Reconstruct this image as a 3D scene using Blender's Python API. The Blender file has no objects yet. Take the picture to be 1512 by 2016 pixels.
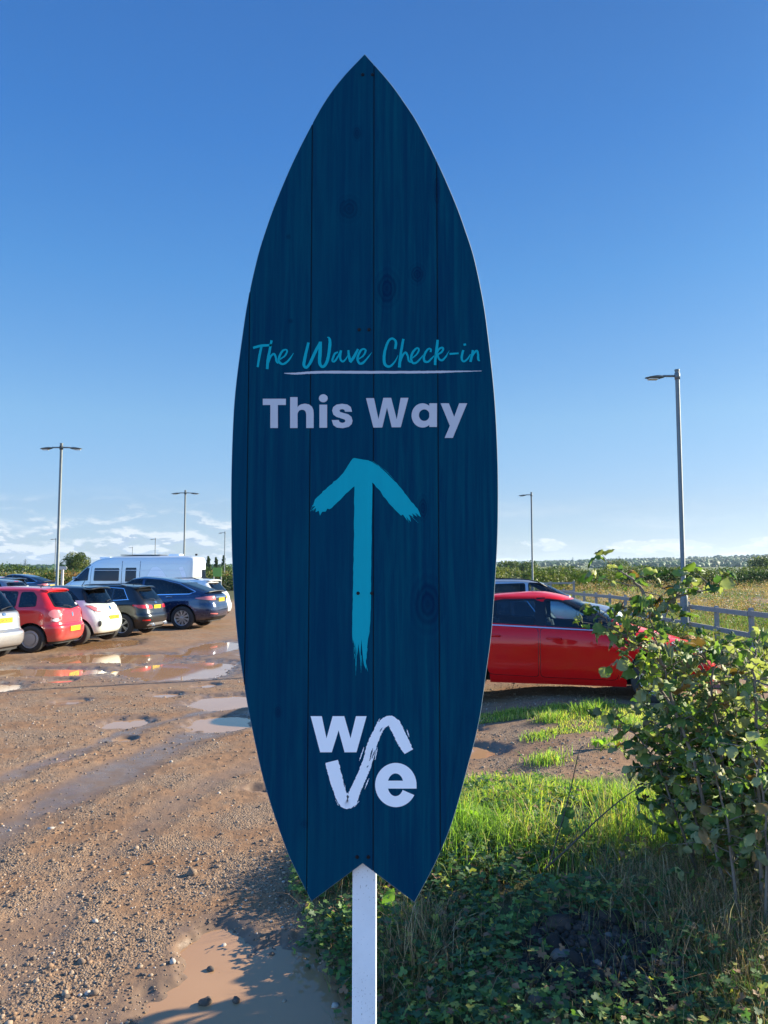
import bpy, bmesh, math, random
import numpy as np
from mathutils import Vector, Matrix
from mathutils.bvhtree import BVHTree
from mathutils.geometry import delaunay_2d_cdt
R = math.radians
S = bpy.context.scene
C = S.collection
# ------------------------------------------------------------------ camera
CAMZ = 1.9; F = 1514.0; PITCH = R(4.42)
cd = bpy.data.cameras.new("camera"); cam = bpy.data.objects.new("camera", cd); C.objects.link(cam)
cam.location = (0, 0, CAMZ); cam.rotation_euler = (R(90) + PITCH, 0, 0)
cd.sensor_fit = 'HORIZONTAL'; cd.sensor_width = 36; cd.lens = 36 * F / 1512
cd.clip_start = 0.05; cd.clip_end = 9000
S.camera = cam
S.render.resolution_x = 768; S.render.resolution_y = 1024
# ------------------------------------------------------------------ light
SUN_EL, SUN_AZ = 22.0, 66.0        # azimuth measured from +Y towards +X
w = bpy.data.worlds.new("World"); S.world = w; w.use_nodes = True
nt = w.node_tree; N = nt.nodes; L = nt.links; N.clear()
def wn(t, **k):
    n = N.new(t)
    for a, b in k.items(): setattr(n, a, b)
    return n
sky = wn('ShaderNodeTexSky', sky_type='NISHITA', sun_disc=False, sun_elevation=R(SUN_EL), sun_rotation=R(SUN_AZ),
         air_density=1.0, dust_density=0.55, ozone_density=2.2, altitude=50)
tc = wn('ShaderNodeTexCoord'); sep = wn('ShaderNodeSeparateXYZ'); L.new(tc.outputs['Generated'], sep.inputs[0])
def wm(op, a, b=None, c=None, clamp=False):
    n = wn('ShaderNodeMath', operation=op, use_clamp=clamp)
    for i, v in enumerate((a, b, c)):
        if v is None: continue
        if isinstance(v, (int, float)): n.inputs[i].default_value = v
        else: L.new(v, n.inputs[i])
    return n.outputs[0]
def wss(v, a, b, o0=0.0, o1=1.0):
    n = wn('ShaderNodeMapRange', interpolation_type='SMOOTHSTEP'); L.new(v, n.inputs[0])
    n.inputs[1].default_value = a; n.inputs[2].default_value = b; n.inputs[3].default_value = o0; n.inputs[4].default_value = o1
    return n.outputs[0]
az = wm('ARCTAN2', sep.outputs[0], sep.outputs[1])
el = wm('ARCSINE', sep.outputs[2])
def cloud_noise(sx, sy, seed, detail=7, rough=0.6, dist=0.0, shift=0.0):
    cmb = wn('ShaderNodeCombineXYZ')
    L.new(wm('MULTIPLY', az, sx), cmb.inputs[0]); L.new(wm('MULTIPLY', wm('ADD', el, shift), sy), cmb.inputs[1])
    cmb.inputs[2].default_value = seed
    n = wn('ShaderNodeTexNoise'); n.inputs['Scale'].default_value = 1; n.inputs['Detail'].default_value = detail
    n.inputs['Roughness'].default_value = rough; n.inputs['Distortion'].default_value = dist
    L.new(cmb.outputs[0], n.inputs['Vector']); return n.outputs[0]
n1 = cloud_noise(20, 60, 3.1, detail=9, rough=.58, dist=0.25); n1s = cloud_noise(20, 60, 3.1, detail=9, rough=.58, dist=0.25, shift=0.006)
bandL = wm('MULTIPLY', wm('MULTIPLY', wss(el, 0.10, 0.045), wss(el, -0.01, 0.012)), wss(az, -0.05, -0.17))
mL = wm('MULTIPLY', wss(wm('ADD', n1, wm('MULTIPLY', wss(el, 0.085, 0.01), 0.08)), 0.49, 0.66), bandL)
n2 = cloud_noise(30, 75, 8.7, detail=8, rough=0.55, dist=0.3)
def blob(a0, e0, ra, re, k):
    d = wm('ADD', wm('POWER', wm('DIVIDE', wm('SUBTRACT', az, a0), ra), 2), wm('POWER', wm('DIVIDE', wm('SUBTRACT', el, e0), re), 2))
    return wm('MULTIPLY', wss(d, 1.3, 0.0), k)
bR = blob(0.345, 0.030, 0.075, 0.013, .40)
for a in ((0.41, 0.024, 0.06, 0.009, .30), (0.205, 0.034, 0.045, 0.011, .28), (0.47, 0.031, 0.05, 0.012, .34), (0.16, 0.012, 0.07, 0.006, .26), (0.60, 0.03, 0.09, 0.012, .3)):
    bR = wm('MAXIMUM', bR, blob(*a))
mR = wm('MULTIPLY', wss(wm('ADD', wm('MULTIPLY', n2, 0.85), bR), 0.60, 0.72), wss(el, .07, .05))
thin = wm('MULTIPLY', wm('MULTIPLY', wss(cloud_noise(5, 30, 21.0, detail=5), .42, .7), wss(el, 0.13, 0.03)), 0.32)
mask = wm('MINIMUM', wm('ADD', wm('MAXIMUM', mL, mR), thin), 0.92)
# grey-blue undersides and bright tops
gs = wss(wm('SUBTRACT', n1s, n1), -0.03, 0.035)
gs = wm('MULTIPLY', gs, wss(n1, .5, .72, .6, 1.0))
cm = wn('ShaderNodeMix', data_type='RGBA'); L.new(wm('MULTIPLY', gs, wss(az, 0.2, -0.1, .35, 1.)), cm.inputs[0])
CLOUD_HI = (4.9, 5.3, 5.7, 1); CLOUD_LO = (1.7, 2.6, 3.9, 1)
cm.inputs[6].default_value = CLOUD_HI; cm.inputs[7].default_value = CLOUD_LO
# clear autumn air: deeper blue overhead, paler and less yellow low down than the raw sky model
rp = wn('ShaderNodeValToRGB'); L.new(wm('DIVIDE', el, R(45)), rp.inputs[0]); ee = rp.color_ramp.elements
TINT = [(0.0, (.56, .69, 1.12)), (4.5, (.56, .64, .86)), (11, (.60, .78, .92)), (21, (.40, .76, 1.05)), (30, (.30, .69, 1.10)), (38, (.29, .66, 1.08))]
ee[0].position = 0; ee[0].color = (*TINT[0][1], 1); ee[1].position = 38 / 45; ee[1].color = (*TINT[-1][1], 1)
for d_, c_ in TINT[1:-1]: q = ee.new(d_ / 45); q.color = (*c_, 1)
azf = wss(az, -.6, .6, 1.22, .76)
tm = wn('ShaderNodeMix', data_type='RGBA', blend_type='MULTIPLY'); tm.inputs[0].default_value = 1; L.new(sky.outputs[0], tm.inputs[6]); L.new(rp.outputs[0], tm.inputs[7])
hsv = wn('ShaderNodeVectorMath', operation='SCALE'); L.new(tm.outputs[2], hsv.inputs[0]); L.new(azf, hsv.inputs['Scale'])
mx = wn('ShaderNodeMix', data_type='RGBA'); L.new(mask, mx.inputs[0]); L.new(hsv.outputs[0], mx.inputs[6]); L.new(cm.outputs[2], mx.inputs[7])
bg = wn('ShaderNodeBackground'); L.new(wm('MULTIPLY', wss(sep.outputs[1], -.15, .40, 1.25, .5), 0.12), bg.inputs[1]); L.new(mx.outputs[2], bg.inputs[0])  # background raised behind the camera as added fill for shade, dimmed ahead
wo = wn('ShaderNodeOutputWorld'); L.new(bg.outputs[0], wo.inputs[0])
ld = bpy.data.lights.new("sun", 'SUN'); ld.energy = 5.0; ld.angle = R(0.5); ld.color = (1.0, 0.91, 0.71)
sun = bpy.data.objects.new("sun", ld); C.objects.link(sun)
SD = Vector((math.sin(R(SUN_AZ)) * math.cos(R(SUN_EL)), math.cos(R(SUN_AZ)) * math.cos(R(SUN_EL)), math.sin(R(SUN_EL))))
sun.rotation_euler = SD.to_track_quat('Z', 'Y').to_euler(); sun.location = SD * 50
S.view_settings.view_transform = 'Standard'; S.view_settings.look = 'None'
S.view_settings.gamma = 1; S.view_settings.exposure = 1.55
# ------------------------------------------------------------------ pixel -> place helpers
def ray(px, py):
    u = (px - 756) / F; v = (1008 - py) / F
    return (u, math.cos(PITCH) - v * math.sin(PITCH), math.sin(PITCH) + v * math.cos(PITCH))
def G(px, py, z=0.0):                       # point on the horizontal plane z
    r = ray(px, py); t = (z - CAMZ) / r[2]
    return Vector((r[0] * t, r[1] * t, z))
def D(px, py, Y):                           # point on the vertical plane at depth Y
    r = ray(px, py); t = Y / r[1]
    return Vector((r[0] * t, Y, CAMZ + r[2] * t))
# ------------------------------------------------------------------ numeric noise
def _hash(ix, iy, seed):
    h = (ix.astype(np.int64) * 374761393 + iy.astype(np.int64) * 668265263 + seed * 974634777) & 0xffffffff
    h = ((h ^ (h >> 13)) * 1274126177) & 0xffffffff
    return ((h ^ (h >> 16)) & 0xffff) / 65535.0
def vnoise(x, y, seed=0):
    x = np.asarray(x, float); y = np.asarray(y, float)
    ix = np.floor(x); iy = np.floor(y); fx = x - ix; fy = y - iy
    fx = fx * fx * (3 - 2 * fx); fy = fy * fy * (3 - 2 * fy)
    a = _hash(ix, iy, seed); b = _hash(ix + 1, iy, seed); c = _hash(ix, iy + 1, seed); d = _hash(ix + 1, iy + 1, seed)
    return (a * (1 - fx) + b * fx) * (1 - fy) + (c * (1 - fx) + d * fx) * fy
def fbm(x, y, s, o=4, seed=0):
    t = 0; a = 1.0; n = 0
    for i in range(o):
        t = t + a * vnoise(np.asarray(x) * s, np.asarray(y) * s, seed + i * 17); n += a; a *= 0.5; s *= 2.03
    return t / n
def sst(v, a, b):
    t = np.clip((np.asarray(v, float) - a) / (b - a), 0, 1); return t * t * (3 - 2 * t)
# ------------------------------------------------------------------ object helpers
def obj(name, me, parent=None):
    o = bpy.data.objects.new(name, me); C.objects.link(o)
    if parent is not None: o.parent = parent
    return o
def mesh(name, verts, faces, mats=(), parent=None, smooth=False, midx=None):
    me = bpy.data.meshes.new(name); me.from_pydata([tuple(v) for v in verts], [], [tuple(f) for f in faces])
    for m in (mats if isinstance(mats, (list, tuple)) else [mats]): me.materials.append(m)
    if midx is not None: me.polygons.foreach_set('material_index', midx)
    if smooth: me.polygons.foreach_set('use_smooth', [True] * len(me.polygons))
    me.update(); return obj(name, me, parent)
def npmesh(name, V, Fc, mats=(), parent=None, smooth=False, midx=None, attrs=None):
    """V (n,3); Fc (m,k) all the same size"""
    me = bpy.data.meshes.new(name); V = np.ascontiguousarray(V, dtype=np.float32); Fc = np.ascontiguousarray(Fc, dtype=np.int32)
    m, k = Fc.shape
    me.vertices.add(len(V)); me.vertices.foreach_set('co', V.ravel())
    me.loops.add(m * k); me.loops.foreach_set('vertex_index', Fc.ravel())
    me.polygons.add(m); me.polygons.foreach_set('loop_start', np.arange(0, m * k, k, dtype=np.int32))
    try: me.polygons.foreach_set('loop_total', np.full(m, k, dtype=np.int32))
    except Exception: pass
    for mm in (mats if isinstance(mats, (list, tuple)) else [mats]): me.materials.append(mm)
    if midx is not None: me.polygons.foreach_set('material_index', np.asarray(midx, dtype=np.int32))
    if smooth: me.polygons.foreach_set('use_smooth', np.ones(m, dtype=bool))
    me.update(calc_edges=True)
    for a, v in (attrs or {}).items():
        at = me.attributes.new(a, 'FLOAT', 'POINT'); at.data.foreach_set('value', np.asarray(v, dtype=np.float32))
    return obj(name, me, parent)
def tag(o, label=None, cat=None, group=None, kind=None):
    if label: o['label'] = label
    if cat: o['category'] = cat
    if group: o['group'] = group
    if kind: o['kind'] = kind
    return o
def empty(name, loc=(0, 0, 0), rz=0):
    o = bpy.data.objects.new(name, None); C.objects.link(o); o.location = loc; o.rotation_euler = (0, 0, rz); o.empty_display_size = .2
    return o
def kids(o): return [c for c in bpy.data.objects if c.parent == o]
def copy_tree(o, parent=None):
    c = o.copy(); C.objects.link(c); c.parent = parent
    for ch in kids(o): copy_tree(ch, c)
    return c
class MB:
    """collects shapes into one mesh"""
    def __init__(s): s.v = []; s.f = []; s.mi = []
    def add(s, vs, fs, m=0):
        b = len(s.v); s.v += [tuple(p) for p in vs]; s.f += [tuple(i + b for i in f) for f in fs]; s.mi += [m] * len(fs); return s
    def box(s, c, d, m=0, rz=0, M=None):
        hx, hy, hz = d[0] / 2, d[1] / 2, d[2] / 2; cs, sn = math.cos(rz), math.sin(rz)
        vs = []
        for x, y, z in ((-hx, -hy, -hz), (hx, -hy, -hz), (hx, hy, -hz), (-hx, hy, -hz), (-hx, -hy, hz), (hx, -hy, hz), (hx, hy, hz), (-hx, hy, hz)):
            p = Vector((x * cs - y * sn, x * sn + y * cs, z)) 
            if M: p = M @ p
            vs.append(p + Vector(c))
        return s.add(vs, [(0, 3, 2, 1), (4, 5, 6, 7), (0, 1, 5, 4), (1, 2, 6, 5), (2, 3, 7, 6), (3, 0, 4, 7)], m)
    def tube(s, pts, r, n=8, m=0, cap=True):
        pts = [Vector(p) for p in pts]; rs = r if isinstance(r, (list, tuple)) else [r] * len(pts)
        vs = []; fs = []; up = None
        for i, p in enumerate(pts):
            t = (pts[min(i + 1, len(pts) - 1)] - pts[max(i - 1, 0)]).normalized()
            if up is None: up = t.orthogonal().normalized()
            up = (up - t * up.dot(t)); up = up.normalized() if up.length > 1e-6 else t.orthogonal().normalized()
            b = t.cross(up)
            for k in range(n):
                a = 2 * math.pi * k / n; vs.append(p + (up * math.cos(a) + b * math.sin(a)) * rs[i])
        for i in range(len(pts) - 1):
            for k in range(n):
                fs.append((i * n + k, i * n + (k + 1) % n, (i + 1) * n + (k + 1) % n, (i + 1) * n + k))
        if cap: fs.append(tuple(range(n - 1, -1, -1))); fs.append(tuple(range((len(pts) - 1) * n, len(pts) * n)))
        return s.add(vs, fs, m)
    def build(s, name, mats, parent=None, smooth=False):
        return mesh(name, s.v, s.f, mats, parent, smooth, s.mi)
# ------------------------------------------------------------------ materials
def mk(name, col=(.5, .5, .5), rough=.5, metal=0, spec=.5, coat=0, trans=0, ior=1.45):
    m = bpy.data.materials.new(name); m.use_nodes = True; b = m.node_tree.nodes['Principled BSDF']
    b.inputs['Base Color'].default_value = (*col, 1); b.inputs['Roughness'].default_value = rough; b.inputs['Metallic'].default_value = metal
    b.inputs['Specular IOR Level'].default_value = spec; b.inputs['Coat Weight'].default_value = coat; b.inputs['Coat Roughness'].default_value = .04
    b.inputs['Transmission Weight'].default_value = trans; b.inputs['IOR'].default_value = ior
    return m
class NT:
    def __init__(s, m): s.m = m; s.t = m.node_tree; s.b = s.t.nodes['Principled BSDF']; s.out = s.t.nodes['Material Output']
    def n(s, t, **k):
        n = s.t.nodes.new(t)
        for a, b in k.items(): setattr(n, a, b)
        return n
    def l(s, a, b): s.t.links.new(a, b)
    def val(s, v, sock):
        if isinstance(v, (int, float)): sock.default_value = v
        elif isinstance(v, tuple): sock.default_value = v if len(v) == 4 else (*v, 1)
        else: s.l(v, sock)
    def math(s, op, a, b=0.0, c=None, clamp=False):
        n = s.n('ShaderNodeMath', operation=op, use_clamp=clamp); s.val(a, n.inputs[0]); s.val(b, n.inputs[1])
        if c is not None: s.val(c, n.inputs[2])
        return n.outputs[0]
    def coord(s, which='Object', scale=(1, 1, 1), rot=(0, 0, 0)):
        t = s.n('ShaderNodeTexCoord'); mp = s.n('ShaderNodeMapping'); mp.inputs['Scale'].default_value = scale; mp.inputs['Rotation'].default_value = rot
        s.l(t.outputs[which], mp.inputs[0]); return mp.outputs[0]
    def noise(s, vec, scale, detail=4, rough=.55, dist=0, color=False):
        n = s.n('ShaderNodeTexNoise'); s.l(vec, n.inputs['Vector']); n.inputs['Scale'].default_value = scale; n.inputs['Detail'].default_value = detail
        n.inputs['Roughness'].default_value = rough; n.inputs['Distortion'].default_value = dist; return n.outputs[1 if color else 0]
    def vor(s, vec, scale, out='Distance', feature='F1', rnd=1):
        n = s.n('ShaderNodeTexVoronoi', feature=feature); s.l(vec, n.inputs['Vector']); n.inputs['Scale'].default_value = scale; n.inputs['Randomness'].default_value = rnd
        return n.outputs[out]
    def ss(s, v, a, b, o0=0., o1=1.):
        n = s.n('ShaderNodeMapRange', interpolation_type='SMOOTHSTEP'); s.val(v, n.inputs[0])
        for i, q in enumerate((a, b, o0, o1)): n.inputs[i + 1].default_value = q
        return n.outputs[0]
    def mix(s, f, a, b, mode='MIX'):
        n = s.n('ShaderNodeMix', data_type='RGBA', blend_type=mode); s.val(f, n.inputs[0]); s.val(a, n.inputs[6]); s.val(b, n.inputs[7]); return n.outputs[2]
    def ramp(s, f, stops):
        n = s.n('ShaderNodeValToRGB'); s.l(f, n.inputs[0]); e = n.color_ramp.elements
        e[0].position, e[0].color = stops[0][0], (*stops[0][1], 1); e[1].position, e[1].color = stops[-1][0], (*stops[-1][1], 1)
        for p, c in stops[1:-1]: q = e.new(p); q.color = (*c, 1)
        return n.outputs[0]
    def attr(s, name): n = s.n('ShaderNodeAttribute', attribute_name=name); return n.outputs['Fac']
    def bump(s, h, strength=.5, dist=.01, prev=None):
        n = s.n('ShaderNodeBump'); n.inputs['Strength'].default_value = strength; n.inputs['Distance'].default_value = dist; s.l(h, n.inputs['Height'])
        if prev is not None: s.l(prev, n.inputs['Normal'])
        return n.outputs[0]
# ------------------------------------------------------------------ terrain
rng = np.random.default_rng(7); random.seed(7)
WATER = -0.035
PUD = [  # photographed puddles: left, right, top, bottom (px)
 (232,478,1298,1337), (-40,225,1312,1331), (80,378,1284,1305), (150,275,1257,1277), (378,475,1260,1290), (480,640,1262,1300),
 (100,158,1333,1343), (-60,50,1342,1364), (122,180,1372,1384), (300,366,1361,1371), (388,438,1343,1353),
 (378,520,1366,1396), (374,496,1404,1438), (208,300,1411,1434), (236,276,1449,1460), (490,560,1545,1560),
 (810,1002,1464,1493), (850,952,1424,1441)]
PW = []
for a, b, t, bt in PUD:
    p0 = G((a + b) / 2, t); p1 = G((a + b) / 2, bt); cy = (p0.y + p1.y) / 2; cx = ((a + b) / 2 - 756) / F * cy
    PW.append((cx, cy, (b - a) / 2 / F * cy, (p0.y - p1.y) / 2, 0.038, .55))
# the muddy pool at the foot of the verge, as overlapping lobes
for px, py, rx, ry in ((470, 2000, .50, .46), (580, 2040, .55, .46), (430, 1865, .22, .30), (540, 1900, .26, .34), (610, 1960, .22, .34), (330, 2080, .50, .36)):
    p = G(px, py); PW.append((p.x, p.y, rx, ry, 0.034, .75))
TRK = [G(px, py) for px, py in ((-80, 1680), (60, 1600), (220, 1520), (380, 1450), (520, 1400), (640, 1360))]
TRK2 = [G(px, py) for px, py in ((-60, 1560), (100, 1500), (250, 1440), (400, 1400), (520, 1370))]
TRK3 = [G(px, py) for px, py in ((-100, 2010), (90, 1800), (260, 1640), (420, 1540), (600, 1470))]
def polyd(x, y, pts):
    d = np.full(np.shape(x), 1e9)
    for a, b in zip(pts[:-1], pts[1:]):
        vx, vy = b.x - a.x, b.y - a.y; t = np.clip(((x - a.x) * vx + (y - a.y) * vy) / (vx * vx + vy * vy), 0, 1)
        d = np.minimum(d, np.hypot(x - a.x - t * vx, y - a.y - t * vy))
    return d
def verge_x(y):     # left edge of the planted verge
    return np.interp(y, [0, 3.0, 3.6, 4.7, 5.6, 6.6, 7.2, 9.0, 10.4, 14, 20], [-.15, -.17, -.22, -.55, -.35, .30, .75, 1.0, 1.2, 1.6, 2.2])
def grass_dens(x, y):
    e = x - verge_x(y) + (fbm(x, y, 2.2, 3, 91) - .5) * .5
    band = np.interp(y + (fbm(x, y, 1.1, 2, 56) - .5) * .5, [0, 6.3, 6.8, 7.05, 8.5, 8.8, 9.7, 9.9, 10.35, 10.6, 12], [1, 1, .62, .02, .02, .42, .42, .68, .68, .0, 0])
    band = np.where((y > 8.6) & (y < 9.8) & (x < .20 * y), band * .35, band)
    n = fbm(x, y, 1.9, 4, 55)
    d = sst(e, -.05, .12) * sst(n + band * 1.0, .82, 1.04)
    far = sst(x, 6.3, 6.9) * sst(y, 10, 12)
    d = np.maximum(d, far)
    return np.where(y > 60, 1.0, np.where(y > 46, sst(y, 46, 56), d))
def height(x, y, detail=True):
    x = np.asarray(x, float); y = np.asarray(y, float)
    near = 1 - sst(y, 60, 120)
    up = .12 * sst(x - verge_x(np.minimum(y, 20)), -.1, 1.3) * near
    soil = .10 * np.exp(-(((x - .95) / .45) ** 2 + ((y - 3.75) / .38) ** 2))
    bank = .05 * sst(x - verge_x(y), 0, .3) * sst(y, 7, 5)
    z = (fbm(x, y, .35, 3, 5) - .5) * .05 * near + (fbm(x, y, 2.5, 3, 9) - .5) * .016 * near + up + soil * near + bank
    wet = 0.0 * x; dep = 0.0 * x
    for cx, cy, rx, ry, dp, jag in PW:
        q = np.hypot((x - cx) / rx, (y - cy) / ry) + (fbm(x, y, 1.6 / max(min(rx, 1.6), .3), 4, 31) - .5) * jag + (fbm(x, y, 9, 3, 32) - .5) * .35
        k = 1 - sst(q, .72, 1.22); dep = np.maximum(dep, k * dp)
        wet = np.maximum(wet, 1 - sst(q, .85, 1.75))
    base = np.minimum(z, 0.012 + .35 * z)
    flat = np.clip(dep / .04, 0, 1)
    z = z * (1 - flat) + flat * (-.0) - dep - .012 * flat
    for T, wd, dp in ((TRK, .36, .014), (TRK2, .20, .008), (TRK3, .22, .006)):
        d = polyd(x, y, T); k = 1 - sst(d + (fbm(x, y, 1.5, 4, 77) - .5) * .45, wd * .15, wd * 1.15)
        z = z - k * dp; wet = np.maximum(wet, k * (.97 if T is not TRK3 else .5))
        rib = np.abs(d - wd * 1.1); z = z + .004 * np.exp(-(rib / .06) ** 2)
    if detail:
        g = 1 - .75 * np.clip(wet, 0, 1)
        z = z + ((fbm(x, y, 14, 3, 3) - .5) * .012 + (fbm(x, y, 55, 2, 4) - .5) * .007) * g * (1 - sst(y, 25, 50))
    # distant land rises gently
    z = z + sst(y, 500, 2600) * 44 * np.interp(x / np.maximum(y, 1), [-.6, -.2, .05, .2, .35, .5, .8], [.30, .35, .35, .6, .8, 1.05, 1.2]) * (.85 + .3 * fbm(x, y, .002, 3, 8))
    return z, np.clip(wet, 0, 1)
def hz(x, y): return float(height(np.array([x]), np.array([y]), False)[0][0])
rows = [1.0]; 
while rows[-1] < 45: rows.append(rows[-1] + max(.012, rows[-1] * .0042))
while rows[-1] < 6000: rows.append(rows[-1] * 1.035)
rows = np.array(rows)
us = np.concatenate([-np.geomspace(9, .62, 14), np.linspace(-.60, .60, 620), np.geomspace(.62, 9, 14)])
Y, U = np.meshgrid(rows, us, indexing='ij'); X = U * (Y + .6)
Z, WET = height(X, Y)
nr, nc = X.shape
idx = np.arange(nr * nc).reshape(nr, nc)
Fq = np.stack([idx[:-1, :-1], idx[:-1, 1:], idx[1:, 1:], idx[1:, :-1]], -1).reshape(-1, 4)
GR = grass_dens(X, Y)
# material
mg = mk('gravel_mud_ground', rough=.9, spec=.22); t = NT(mg); co = t.coord('Object')
wet = t.attr('wet'); gr = t.attr('grass')
big = t.noise(co, .8, 4, .6); mid = t.noise(co, 7, 5, .65); fine = t.noise(co, 60, 4, .7)
mud = t.ramp(big, [(.30, (.20, .108, .058)), (.5, (.255, .142, .076)), (.7, (.31, .18, .10))])
mud = t.mix(t.ss(mid, .35, .68, 0, .55), mud, (.135, .082, .052))
peb = t.n('ShaderNodeTexVoronoi', feature='F1'); t.l(co, peb.inputs['Vector']); peb.inputs['Scale'].default_value = 75
pebc = t.ramp(t.math('FRACT', t.math('MULTIPLY', peb.outputs['Distance'], 0)) if False else peb.outputs['Color'], [(0, (.09, .065, .048)), (.5, (.22, .15, .10)), (.85, (.29, .21, .145)), (1, (.40, .32, .25))])
grit = t.math('MULTIPLY', t.ss(t.noise(co, 1.6, 3, .6), .38, .62), t.math('SUBTRACT', 1.0, wet))
colr = t.mix(t.math('MULTIPLY', grit, .75), mud, pebc)
colr = t.mix(t.math('MULTIPLY', wet, .8), colr, (.135, .098, .074))
earth = t.ramp(mid, [(.3, (.030, .022, .016)), (.7, (.10, .072, .048))])
grassc = t.ramp(t.noise(co, 3, 5, .7), [(.3, (.05, .075, .02)), (.55, (.10, .12, .035)), (.75, (.17, .125, .065))])
gb = t.mix(.5, earth, grassc)
farf = t.n('ShaderNodeSeparateXYZ'); tcg = t.n('ShaderNodeTexCoord'); t.l(tcg.outputs['Object'], farf.inputs[0])
fieldc = t.ramp(t.noise(t.coord('Object', (.004, .016, 1)), 1, 4, .6), [(.35, (.055, .085, .028)), (.5, (.10, .13, .045)), (.62, (.17, .16, .07)), (.7, (.06, .09, .03))])
gb = t.mix(t.ss(farf.outputs[1], 60, 160), gb, fieldc)
colr = t.mix(gr, colr, gb)
t.l(colr, t.b.inputs['Base Color'])
ro = t.math('SUBTRACT', .92, t.math('MULTIPLY', t.math('MULTIPLY', wet, t.ss(t.noise(co, 5, 4, .6), .3, .6, .6, 1)), .70))
t.l(ro, t.b.inputs['Roughness'])
hgt = t.math('ADD', t.math('MULTIPLY', fine, .5), t.math('MULTIPLY', t.math('SUBTRACT', 1.0, peb.outputs['Distance']), t.math('MULTIPLY', grit, .8)))
hgt = t.math('MULTIPLY', hgt, t.math('SUBTRACT', 1.0, t.math('MULTIPLY', wet, .85))); b1 = t.bump(hgt, .9, .014); t.l(b1, t.b.inputs['Normal'])
ground = npmesh('ground', np.stack([X, Y, Z], -1).reshape(-1, 3), Fq, mg, smooth=True, attrs={'wet': WET.ravel(), 'grass': GR.ravel()})
tag(ground, 'brown gravel and mud car park running into grass and fields', kind='structure')
# land behind the camera
bx = np.array([[-300, -200, 0], [300, -200, 0], [300, 1.0, 0], [-300, 1.0, 0]], float); bx[:, 2] = -.05
gb_ = npmesh('ground', bx, np.array([[0, 1, 2, 3]]), mg, attrs={'wet': [0] * 4, 'grass': [0.] * 4}); tag(gb_, 'gravel ground behind the viewer', kind='structure')
# puddle water
mw = mk('muddy_water', (.34, .19, .095), rough=.035, spec=.5, ior=1.33); t = NT(mw); co = t.coord('Object')
t.l(t.mix(t.noise(co, 1.5, 3), (.30, .165, .085), (.39, .225, .12)), t.b.inputs['Base Color'])
t.l(t.bump(t.noise(co, 6, 2), .02, .01), t.b.inputs['Normal'])
vs = []; fs = []
for cx, cy, rx, ry, dp, jag in PW:
    pass
def water_sheet(x0, x1, y0, y1, z=WATER):
    b = len(vs); vs.extend([(x0, y0, z), (x1, y0, z), (x1, y1, z), (x0, y1, z)]); fs.append((b, b + 1, b + 2, b + 3))
water_sheet(-13, .2, 7.5, 23); water_sheet(-3, .35, 1.2, 5.2); 
wtr = mesh('puddle_water', vs, fs, mw); tag(wtr, 'brown muddy rainwater standing in the ruts of the car park', kind='structure')
vs = []; fs = []; water_sheet(.2, 2.2, 6.4, 9.8, WATER); 
wt2 = mesh('puddle_water', vs, fs, mw); tag(wt2, 'orange muddy puddle beside the grass verge', kind='structure')
# ------------------------------------------------------------------ loose stones
def rock_proto(seed, sub=1):
    bm = bmesh.new(); bmesh.ops.create_icosphere(bm, subdivisions=sub, radius=1)
    r = random.Random(seed)
    for v in bm.verts: v.co *= r.uniform(.72, 1.15)
    bm.verts.ensure_lookup_table(); V = np.array([v.co[:] for v in bm.verts]); Fc = np.array([[v.index for v in f.verts] for f in bm.faces]); bm.free(); return V, Fc
def scatter(name, protos, P, scl, rots, mats, midx=None, smooth=False, sq=(1, 1, 1)):
    """merge copies: P (n,3), scl (n,) or (n,3), rots (n,3,3)"""
    Vs = []; Fs = []; mi = []; base = 0; k = len(protos); n = len(P)
    for j, (V, Fc) in enumerate(protos):
        s = np.arange(j, n, k)
        if len(s) == 0: continue
        sc = scl[s] if scl.ndim == 2 else scl[s][:, None] * np.array(sq)
        W = V[None] * sc[:, None, :]; W = np.einsum('nij,nvj->nvi', rots[s], W) + P[s][:, None, :]
        Vs.append(W.reshape(-1, 3)); Fs.append((Fc[None] + (np.arange(len(s)) * len(V))[:, None, None]).reshape(-1, Fc.shape[1]) + base)
        if midx is not None: mi.append(np.repeat(midx[s], len(Fc)))
        base += len(s) * len(V)
    return npmesh(name, np.concatenate(Vs), np.concatenate(Fs), mats, smooth=smooth, midx=np.concatenate(mi) if mi else None)
def rotz(a):
    c, s = np.cos(a), np.sin(a); o = np.zeros_like(a); i = np.ones_like(a)
    return np.stack([np.stack([c, -s, o], -1), np.stack([s, c, o], -1), np.stack([o, o, i], -1)], -2)
def rotrand(n):
    q = rng.normal(size=(n, 4)); q /= np.linalg.norm(q, axis=1)[:, None]; a, b, c, d = q.T
    return np.stack([np.stack([1 - 2 * (c * c + d * d), 2 * (b * c - a * d), 2 * (b * d + a * c)], -1), np.stack([2 * (b * c + a * d), 1 - 2 * (b * b + d * d), 2 * (c * d - a * b)], -1), np.stack([2 * (b * d - a * c), 2 * (c * d + a * b), 1 - 2 * (b * b + c * c)], -1)], -2)
ms = []
for i, (nm, c) in enumerate((('brown', (.18, .12, .08)), ('dark', (.09, .065, .05)), ('tan', (.29, .21, .145)), ('grey', (.38, .32, .27)), ('clay', (.24, .145, .085)))):
    m = mk(nm + '_stone', c, .85); t = NT(m); t.l(t.mix(t.noise(t.coord('Object'), 40, 3), tuple(v * .75 for v in c), tuple(v * 1.2 for v in c)), t.b.inputs['Base Color']); ms.append(m)
n = 75000
yy = np.exp(rng.uniform(np.log(2.4), np.log(17), n)); xx = rng.uniform(-.56, .30, n) * yy
e = verge_x(yy) - xx
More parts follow.
